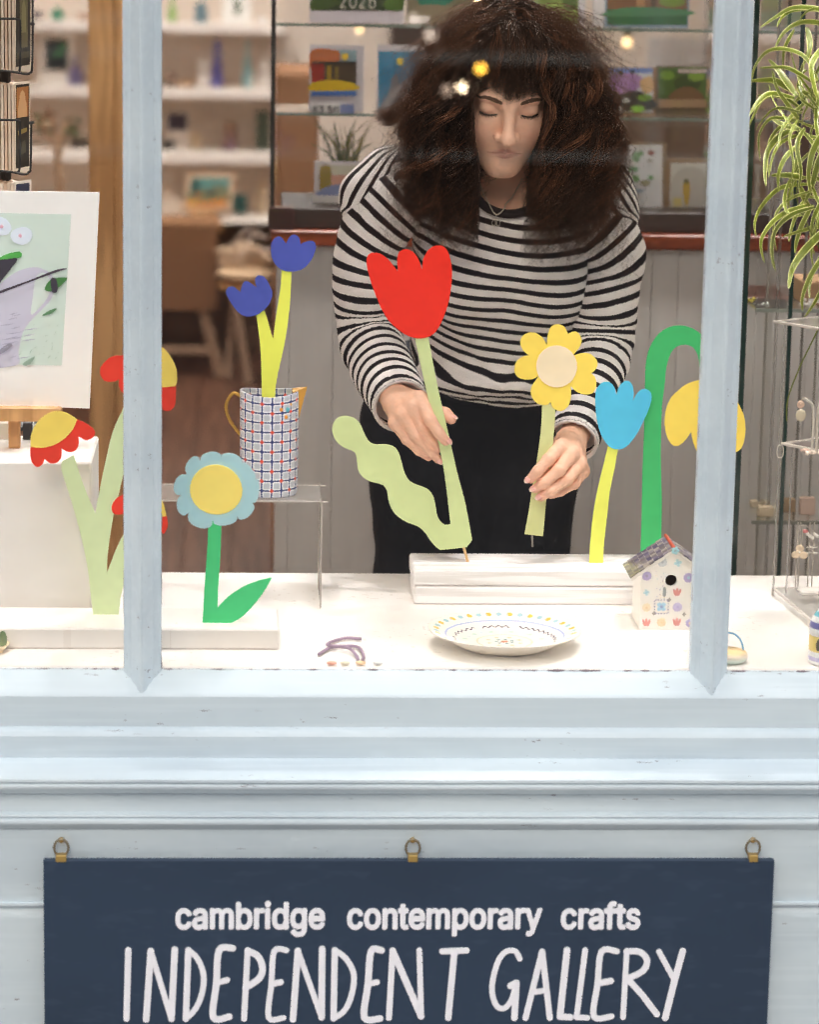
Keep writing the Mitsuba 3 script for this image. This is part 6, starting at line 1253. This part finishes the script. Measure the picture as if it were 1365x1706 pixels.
for k in range(120):                                   # fringe
    u_ = rng.uniform(-1, 1); p0, nr = scalp(rng.uniform(0.35, 0.75), u_ * 0.75, 1.03)
    px, pyb = 853 + u_ * 56, 141 - 12 * u_ * u_ - (8 if u_ < -0.45 else 0) + rng.normal(0, 3)
    q = head_local(P(px, pyb, .58)[None])[0]; zt__ = q[2]; xq = q[0]
    e_ = onface(np.array([[xq, 0.10, zt__]]), 0.007)[0]; m1 = head_world(np.array([xq * 0.95, 0.096, zt__ + 0.045])) 
    lock(p0, p0 + nr * 0.018 + HF * 0.02, m1, e_ + HU * rng.uniform(-.006, .004), 11, rng.uniform(0.001, 0.0030), 0.0016, 0.08, (WARM if rng.random() < 0.15 else DKB) * rng.uniform(0.5, 1.2), 16, 0.00055)
for k in range(420):                                   # fly-away single hairs
    s = -1 if k % 2 else 1
    u_ = rng.uniform(0, 1); p2 = P(*( (rng.uniform(640, 720), rng.uniform(90, 400)) if s < 0 else (rng.uniform(985, 1055), rng.uniform(60, 420))), 0.60 + rng.normal(0, 0.04))
    p0, nr = scalp(rng.uniform(0.3, 1.4), s * rng.uniform(0.4, 2.0)); p1 = p0 + nr * 0.06 + np.array([s * 0.04, 0, 0.01]); p3 = p2 + np.array([rng.normal(0, 0.025), 0, -rng.uniform(0.02, 0.09)])
    lock(p0, p1, p2, p3, 2, 0.004, 0.009, 0.07, WARM * rng.uniform(0.8, 1.4), 26, 0.0003, side=s)
for k in range(26):                                    # the flick on the left shoulder
    a_ = rng.uniform(0, 1); p0, nr = scalp(1.35, -1.9); lock(p0, P(700, 150, .66), P(672, 190 + 16 * a_, .63), P(624 + 14 * a_, 186 + 22 * a_, .62), 9, 0.004, 0.004, 0.08, WARM * rng.uniform(0.7, 1.1))
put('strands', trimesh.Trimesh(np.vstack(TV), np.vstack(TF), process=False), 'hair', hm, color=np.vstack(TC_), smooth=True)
# ------------------------------------------------------------------ right bay: glass panels, spider plant, jewellery stands
DGL = S(30, 52, 46)
def panel(px_t, px_b, y, label, w, x_shift=0.22):
    t = thing('glass_screen', label, 'glass screen')
    a_ = P(px_b, 940, y); x = a_[0]
    put('edge', bx([x - w, y, Z0 + 0.001 if y < YB else FLOOR + 0.001], [x + w, y + 0.008, 2.4], 0.0008), 'gloss', t, color=DGL)
    z_ = Z0 + 0.001 if y < YB else FLOOR + 0.001
    put('sheet', quad_mesh([x, y + 0.009, z_], [x + 0.0, y + x_shift, z_], [x + 0.0, y + x_shift, 2.4], [x, y + 0.009, 2.4]), 'green_glass', t)
    return x
panel(1252, 1224, 0.74, 'tall glass screen with dark green edge just right of the glazing bar', 0.0042, 0.5)
panel(1337, 1299, 0.78, 'second tall glass screen with dark green edge behind the spider plant', 0.0032, 0.4)
for k, (px, w_, y_) in enumerate(((1262, 4, .98), (1279, 5, .92), (1301, 7, 1.1), (1322, 4, .95), (1346, 3, 1.0))):
    c = P(px, 900, y_); h_ = w_ / 2 / 4834 * (y_ + 4)
    lone('post', ['first', 'second', 'third', 'fourth', 'fifth'][k] + ' slim grey upright of the glass case, counted from the right glazing bar', 'post', bx([c[0] - h_, y_, FLOOR + 0.001], [c[0] + h_, y_ + 0.006, 2.4], 0.0008), 'satin', [S(150, 142, 134), S(122, 114, 108), S(172, 162, 150), S(116, 110, 104), S(140, 134, 126)][k], group='slim grey uprights of the glass case')
gs = thing('glass_shelf', 'glass shelf with small silver jewellery behind the acrylic stands', 'shelf')
zs_ = float(P(1290, 512, .9)[2]); a_, b_ = P(1252, 512, .9), P(1480, 512, .9)
put('sheet', quad_mesh([a_[0], .86, zs_], [b_[0], .86, zs_], [b_[0], 1.2, zs_], [a_[0], 1.2, zs_]), 'green_glass', gs)
put('edge', bx([a_[0], .855, zs_ - .003], [b_[0], .8595, zs_ + .003]), 'gloss', gs, color=S(150, 154, 146))
rng = np.random.default_rng(31)
def trinket(px, py, y, z, label, col, r):
    m = trimesh.util.concatenate([ball([rng.normal(0, r), rng.normal(0, r * .6), abs(rng.normal(0, r * .4)) + r * .5], r * rng.uniform(.35, .6), 1) for _ in range(7)]); c = P(px, py, y)
    m.apply_translation([c[0], y, z + 0.0006 - m.vertices[:, 2].min()]); lone('brooch', label, 'jewellery', m, 'gloss', col, smooth=True)
trinket(1250, 478, .95, zs_, 'yellow and silver brooch at the left end of the glass shelf', S(206, 190, 90), .006)
trinket(1276, 500, .9, zs_, 'silver sparkling brooch on the glass shelf', S(206, 204, 200), .006)
trinket(1345, 500, .9, zs_, 'white beaded brooch right on the glass shelf', S(220, 214, 206), .009)
bxx = thing('display_box', 'kraft jewellery display box right on the glass shelf behind the plant', 'box'); c0, c1 = P(1335, 470, .95), P(1440, 470, .95)
put('carton', bx([c0[0], .93, zs_ + .0007], [c1[0], 1.05, P(1335, 470, .93)[2]], .002), 'matte', bxx, color=S(176, 140, 108)); put('label', bx([c0[0] + .01, .9285, zs_ + .004], [c1[0], .9295, zs_ + .012]), 'print', bxx, color=S(222, 214, 206))
gs2 = thing('glass_shelf', 'lower glass shelf of the case, low behind the acrylic stands', 'shelf')
zq_ = float(P(1290, 862, .9)[2]); a_, b_ = P(1246, 862, .9), P(1480, 862, .9)
put('sheet', quad_mesh([a_[0], .86, zq_], [b_[0], .86, zq_], [b_[0], 1.2, zq_], [a_[0], 1.2, zq_]), 'green_glass', gs2); put('edge', bx([a_[0], .855, zq_ - .003], [b_[0], .8595, zq_ + .003]), 'gloss', gs2, color=S(120, 118, 110))
for k, (px, y_, l_, col) in enumerate(((1262, .98, 'folded cream card at the left of the lower glass shelf', S(190, 172, 150)), (1276, .9, 'second cream card on the lower glass shelf', S(200, 180, 156)), (1312, .94, 'tan box on the lower glass shelf', S(160, 134, 108)), (1345, .92, 'pale pink card on the lower glass shelf', S(200, 172, 158)))):
    c = P(px, 862, y_); lone('card', l_, 'card', bx([c[0] - .012, y_, zq_ + .0006], [c[0] + .014, y_ + .02, zq_ + .012 + .006 * k], .001), 'matte', col)
# acrylic stands with earrings and necklaces
AE = S(206, 198, 188)
def stand(c0, ang, lx, ly, z, name, label, legs):
    t = thing('acrylic_stand', label, 'stand'); u_ = np.array([math.cos(ang), math.sin(ang), 0]); w_ = np.array([-math.sin(ang), math.cos(ang), 0])
    q = [c0, c0 + u_ * lx, c0 + u_ * lx + w_ * ly, c0 + w_ * ly]
    put('top', quad_mesh(*q), 'acrylic', t)
    for a_, b_, r in ((q[0], q[1], .0026), (q[0], q[3], .0018), (q[3], q[2], .0018)): put('edge', tube([a_, b_], r, 6), 'gloss', t, color=AE, smooth=True)
    for p_ in (q[0] + u_ * .012 + w_ * .012, q[1] - u_ * .02 + w_ * .01, q[2] - u_ * .02 - w_ * .01, q[3] + u_ * .012 - w_ * .01)[:legs]:
        put('leg', tube([p_ - [0, 0, .001], [p_[0], p_[1], Z0 + .0135]], .0016, 8), 'acrylic', t)
    return q
s1 = float(P(1290, 536, .44)[2]); c1 = P(1290, 536, .44)
q1 = stand(c1, -0.93, .26, .20, s1, 'a', 'upper clear acrylic stand at the right edge, its front edge catching the light', 4)
s2 = float(P(1303, 739, .43)[2]); c2 = P(1303, 739, .43)
q2 = stand(c2, -0.93, .26, .20, s2, 'b', 'lower clear acrylic stand at the right edge carrying earrings', 4)
cl = P(1300, 752, .43); put('clip', [tube(cr([cl + [-.004, -.001, .008], cl + [.004, -.001, .008], cl + [.004, -.001, -.008], cl + [-.004, -.001, -.008]], 4), .0011, 6, closed=True)], 'gloss', 'acrylic_stand_001', color=AE, smooth=True)
def hook(px, py, y, zb, label, n):
    t = thing('earring_tree', label, 'earring stand'); pts = [P(px + 30, 0, y), 0]
    base = P(px + 24, 740, y); base[2] = zb + .001
    for k, dx in enumerate((22, 31)):
        top = P(px + dx, py + 22, y)
        put('stem', tube(cr([[top[0], y + .006 * k, zb + .001], [top[0], y + .006 * k, top[2]], P(px + dx - 9, py + 5, y), P(px + 3, py, y)] if k == 0 else [[top[0], y + .006, zb + .001], [top[0], y + .006, top[2]], P(px + dx + 8, py + 6, y + .006), P(px + dx + 18, py + 2, y + .006)], 5, False), .0022, 8), 'gloss', t, color=S(196, 188, 176), smooth=True)
    return t
zt_ = s2
hook(1334, 663, .33, s2, 'curved acrylic earring tree on the lower stand', 1)
e = thing('earring', 'pair of round pale stone discs hanging from the earring tree, pink above white', 'earring')
put('hook', tube(cr([P(1336, 666, .33), P(1339, 662, .328), P(1343, 664, .33)], 4, False), .0008, 6), 'brass', e, color=S(206, 196, 180))
put('disc', ball(P(1334.5, 674, .327), [.0058, .0018, .0064], 2), 'gloss', e, color=S(208, 176, 154), smooth=True); put('disc', ball(P(1334.5, 692, .326), [.0078, .0020, .0098], 2), 'gloss', e, color=S(206, 192, 166), smooth=True)
for k, (px, y_, l_, col) in enumerate(((1342, .35, 'pink stone cluster ring lying on the lower acrylic stand', S(226, 196, 180)), (1356, .33, 'cream shell bangle on the lower acrylic stand', S(232, 216, 200)))):
    trinket(px, 745, y_, s2, l_, col, .006)
# flower pendant hanging on a small stand near the counter
t = thing('necklace_stand', 'small clear stand with a cream flower pendant at the lower right', 'jewellery stand')
yn = .47; zb_ = Z0 + .001
c = P(1336, 925, yn)
put('frame', [tube([[P(px, 925, yn)[0], yn + .01, zb_], [P(px, 925, yn)[0], yn + .01, P(px, 872, yn)[2]]], .0012, 6) for px in (1330, 1334, 1350, 1357)] + [tube(cr([P(1328, 884, yn), P(1334, 876, yn), P(1345, 877, yn), P(1356, 888, yn)], 5, False), .001, 6)], 'gloss', t, color=S(176, 168, 158), smooth=True)
for r0 in (912, 921): put('bar', tube([P(1344, r0, yn + .01), P(1362, r0, yn + .01)], .0014, 6), 'gloss', t, color=S(206, 200, 190))
pdn = put('pendant', [ball(P(1333 + dx, 921 + dy, yn - .002), [.0068, .002, .0062], 2) for dx, dy in ((-7, 3), (6, 4), (0, -7))], 'gloss', t, color=S(228, 206, 178), smooth=True)
put('bead', ball(P(1333, 920, yn - .005), .0016, 2), 'gloss', pdn, color=S(240, 236, 228), smooth=True)
put('gem', ball(P(1342, 885, yn), [.005, .003, .003], 2), 'gloss', t, color=S(196, 122, 120), smooth=True)
put('chain', [tube(cr([P(1328, 883, yn - .001), P(1329, 900, yn - .001), P(1332, 914, yn - .001)], 5, False), .0006, 5), tube(cr([P(1338, 878, yn - .001), P(1337, 900, yn - .001), P(1334, 914, yn - .001)], 5, False), .0006, 5)], 'brass', t, color=S(206, 198, 186))
c = P(1352, 893, yn); t2 = lone('crystal', 'cluster of white crystal beads on the small stand', 'jewellery', [ball(P(1346 + 4 * k, 890 + 3 * (k % 3), yn + .004), .0032, 1) for k in range(5)], 'gloss', S(222, 216, 208), smooth=True)
# spider plant
sp_ = thing('spider_plant', 'hanging spider plant with cream edged arching leaves at the upper right', 'plant')
pc_ = P(1430, 120, .47)
put('pot', lathe([(0.001, -.07), (.05, -.07), (.068, .02), (.064, .02), (.05, -.055), (.001, -.055)], pc_, 28), 'satin', sp_, color=S(206, 200, 190), smooth=40)
put('hanger', [tube([pc_ + [.066 * math.cos(a_), .066 * math.sin(a_), .018], [pc_[0], pc_[1], 2.3]], .0012, 5) for a_ in (0.3, 2.4, 4.5)] + [tube([[pc_[0], pc_[1], 2.3], [pc_[0], pc_[1], 2.7499]], .0012, 5)], 'matte', sp_, color=S(150, 130, 106))
Z3 = lambda p: [(880 + x * .3553, y * .3553) for x, y in p]
LV = [([(1420, 60), (1340, 38), (1240, 38), (1160, 82), (1088, 132)], 24), ([(1430, 80), (1365, 48), (1250, 48), (1192, 84), (1168, 128)], 20), ([(1440, 150), (1365, 108), (1270, 108), (1195, 160), (1152, 245)], 24), ([(1310, 128), (1322, 200), (1318, 250), (1304, 296)], 26),
      ([(1250, 140), (1208, 220), (1198, 280), (1200, 335)], 18), ([(1360, 380), (1300, 268), (1200, 230), (1118, 246), (1062, 320), (1044, 415)], 18), ([(1262, 450), (1200, 360), (1160, 310), (1128, 280)], 34), ([(1262, 440), (1170, 385), (1110, 378), (1035, 382)], 30),
      ([(1250, 460), (1140, 438), (1078, 480), (1036, 545)], 26), ([(1290, 520), (1200, 460), (1110, 462), (1058, 545), (1034, 602)], 16), ([(1290, 575), (1200, 556), (1132, 562), (1084, 640), (1090, 760)], 16), ([(1270, 605), (1190, 580), (1135, 548)], 30),
      ([(1310, 500), (1276, 420), (1282, 350), (1312, 328)], 26), ([(1420, 300), (1330, 268), (1286, 320), (1258, 432)], 20), ([(1262, 600), (1180, 640), (1126, 710), (1112, 800), (1116, 875)], 28), ([(1300, 625), (1198, 662), (1150, 730), (1128, 835)], 16),
      ([(1280, 670), (1210, 735), (1174, 820), (1176, 900)], 22), ([(1400, 600), (1340, 710), (1318, 820), (1326, 905)], 34), ([(1420, 640), (1365, 760), (1330, 880), (1296, 955)], 32), ([(1290, 835), (1215, 822), (1138, 824)], 28), ([(1420, 850), (1330, 836), (1252, 832)], 20),
      ([(1320, 865), (1190, 882), (1104, 960), (1066, 1040), (1070, 1112)], 22), ([(1310, 962), (1205, 1000), (1132, 1060), (1092, 1140), (1110, 1236)], 22), ([(1345, 972), (1235, 1010), (1164, 1080), (1146, 1180), (1162, 1275)], 22), ([(1280, 880), (1306, 950), (1352, 990)], 26),
      ([(1335, 962), (1290, 1050), (1262, 1130), (1252, 1190)], 26), ([(1420, 1050), (1300, 1170), (1240, 1260), (1222, 1355)], 36), ([(1410, 1050), (1290, 1082), (1195, 1112)], 22), ([(1225, 850), (1204, 940), (1224, 1004), (1292, 1012)], 18), ([(1262, 700), (1254, 800), (1218, 880), (1210, 965)], 18),
      ([(1420, 780), (1320, 650), (1262, 590)], 20), ([(1290, 430), (1335, 462), (1400, 510)], 22), ([(1420, 500), (1310, 442), (1248, 486)], 26), ([(1300, 480), (1240, 540), (1190, 610), (1172, 700)], 18), ([(1400, 200), (1330, 300), (1345, 420), (1365, 470)], 26), ([(1420, 880), (1350, 1000), (1330, 1100), (1345, 1200)], 24),
      ([(1400, 1180), (1330, 1290), (1290, 1390), (1288, 1460)], 26), ([(1450, 1250), (1380, 1360), (1340, 1430), (1296, 1490)], 24), ([(1380, 700), (1390, 860), (1360, 1000), (1365, 1080)], 30), ([(1440, 330), (1380, 420), (1350, 560), (1372, 700)], 28), ([(1270, 560), (1225, 500), (1170, 420), (1145, 330)], 20), ([(1300, 600), (1262, 680), (1280, 800), (1268, 900)], 20)]
rng = np.random.default_rng(55); N0 = len(LV)
for k in range(34):                                    # more leaves between the traced ones
    pts, w_ = LV[int(rng.integers(N0))]; dx, dy, st_ = rng.uniform(-40, 110), rng.uniform(-90, 90), rng.uniform(.75, 1.15); a0 = np.array(pts[0], float)
    LV.append(([tuple(a0 + [dx, dy] + (np.array(p_) - a0) * st_) for p_ in pts], w_ * rng.uniform(.45, .75)))
for k, (pts, w_) in enumerate(LV):
    yk_ = .47 + rng.uniform(-.09, .07); q2_ = cr(Z3(pts), 5, False); n_ = len(q2_); tt = np.linspace(0, 1, n_)
    q = np.array([P(a_, b_, yk_ + .05 * math.sin(t_ * 2.2 + k)) for (a_, b_), t_ in zip(q2_, tt)])
    tg = np.gradient(q, axis=0); tg /= np.linalg.norm(tg, axis=1, keepdims=True); tw = rng.uniform(-.6, .6)
    sd = np.cross(tg, [0, 1.0, 0]); sd /= np.linalg.norm(sd, axis=1, keepdims=True) + 1e-9; nn = np.cross(sd, tg)
    sd, nn = sd * math.cos(tw) + nn * math.sin(tw), nn * math.cos(tw) - sd * math.sin(tw)
    hw = 1.08 * w_ * .3553 / 4834 * 4.47 / 2 * np.minimum(1, (1 - tt) ** .55 * 1.25) * np.minimum(1, .55 + tt * 2.2) + .0002
    cs_ = np.array([-1, -.8, -.66, 0, .66, .8, 1]); v = (q[:, None] + cs_[None, :, None] * hw[:, None, None] * sd[:, None] + (np.abs(cs_)[None, :, None] * .32) * hw[:, None, None] * nn[:, None])
    g_ = S(132, 146, 44) * rng.uniform(.75, 1.2); e_ = S(226, 224, 150)
    col = np.stack([e_, e_, g_, g_ * .85, g_, e_, e_], 0)[None].repeat(n_, 0).reshape(-1, 3)
    fcs = [[i * 7 + j, i * 7 + j + 1, i * 7 + j + 8] for i in range(n_ - 1) for j in range(6)] + [[i * 7 + j, i * 7 + j + 8, i * 7 + j + 7] for i in range(n_ - 1) for j in range(6)]
    put('leaf', trimesh.Trimesh(v.reshape(-1, 3), fcs, process=False), 'leaf', sp_, color=col, smooth=True)
put('runner', [tube(cr([P(1400, 470, .42), P(1357, 562, .42), P(1331, 616, .42), P(1313, 666, .42), P(1311, 702, .42)], 6, False), .0011, 6), tube(cr([pc_ + [-.03, 0, .02], P(1350, 150, .47), P(1330, 200, .47), P(1335, 290, .47)], 6, False), .0016, 6), tube(cr([P(1335, 290, .47), P(1330, 340, .46), P(1380, 440, .44), P(1400, 470, .42)], 6, False), .0012, 6)], 'leaf', sp_, color=S(104, 112, 44), smooth=True)
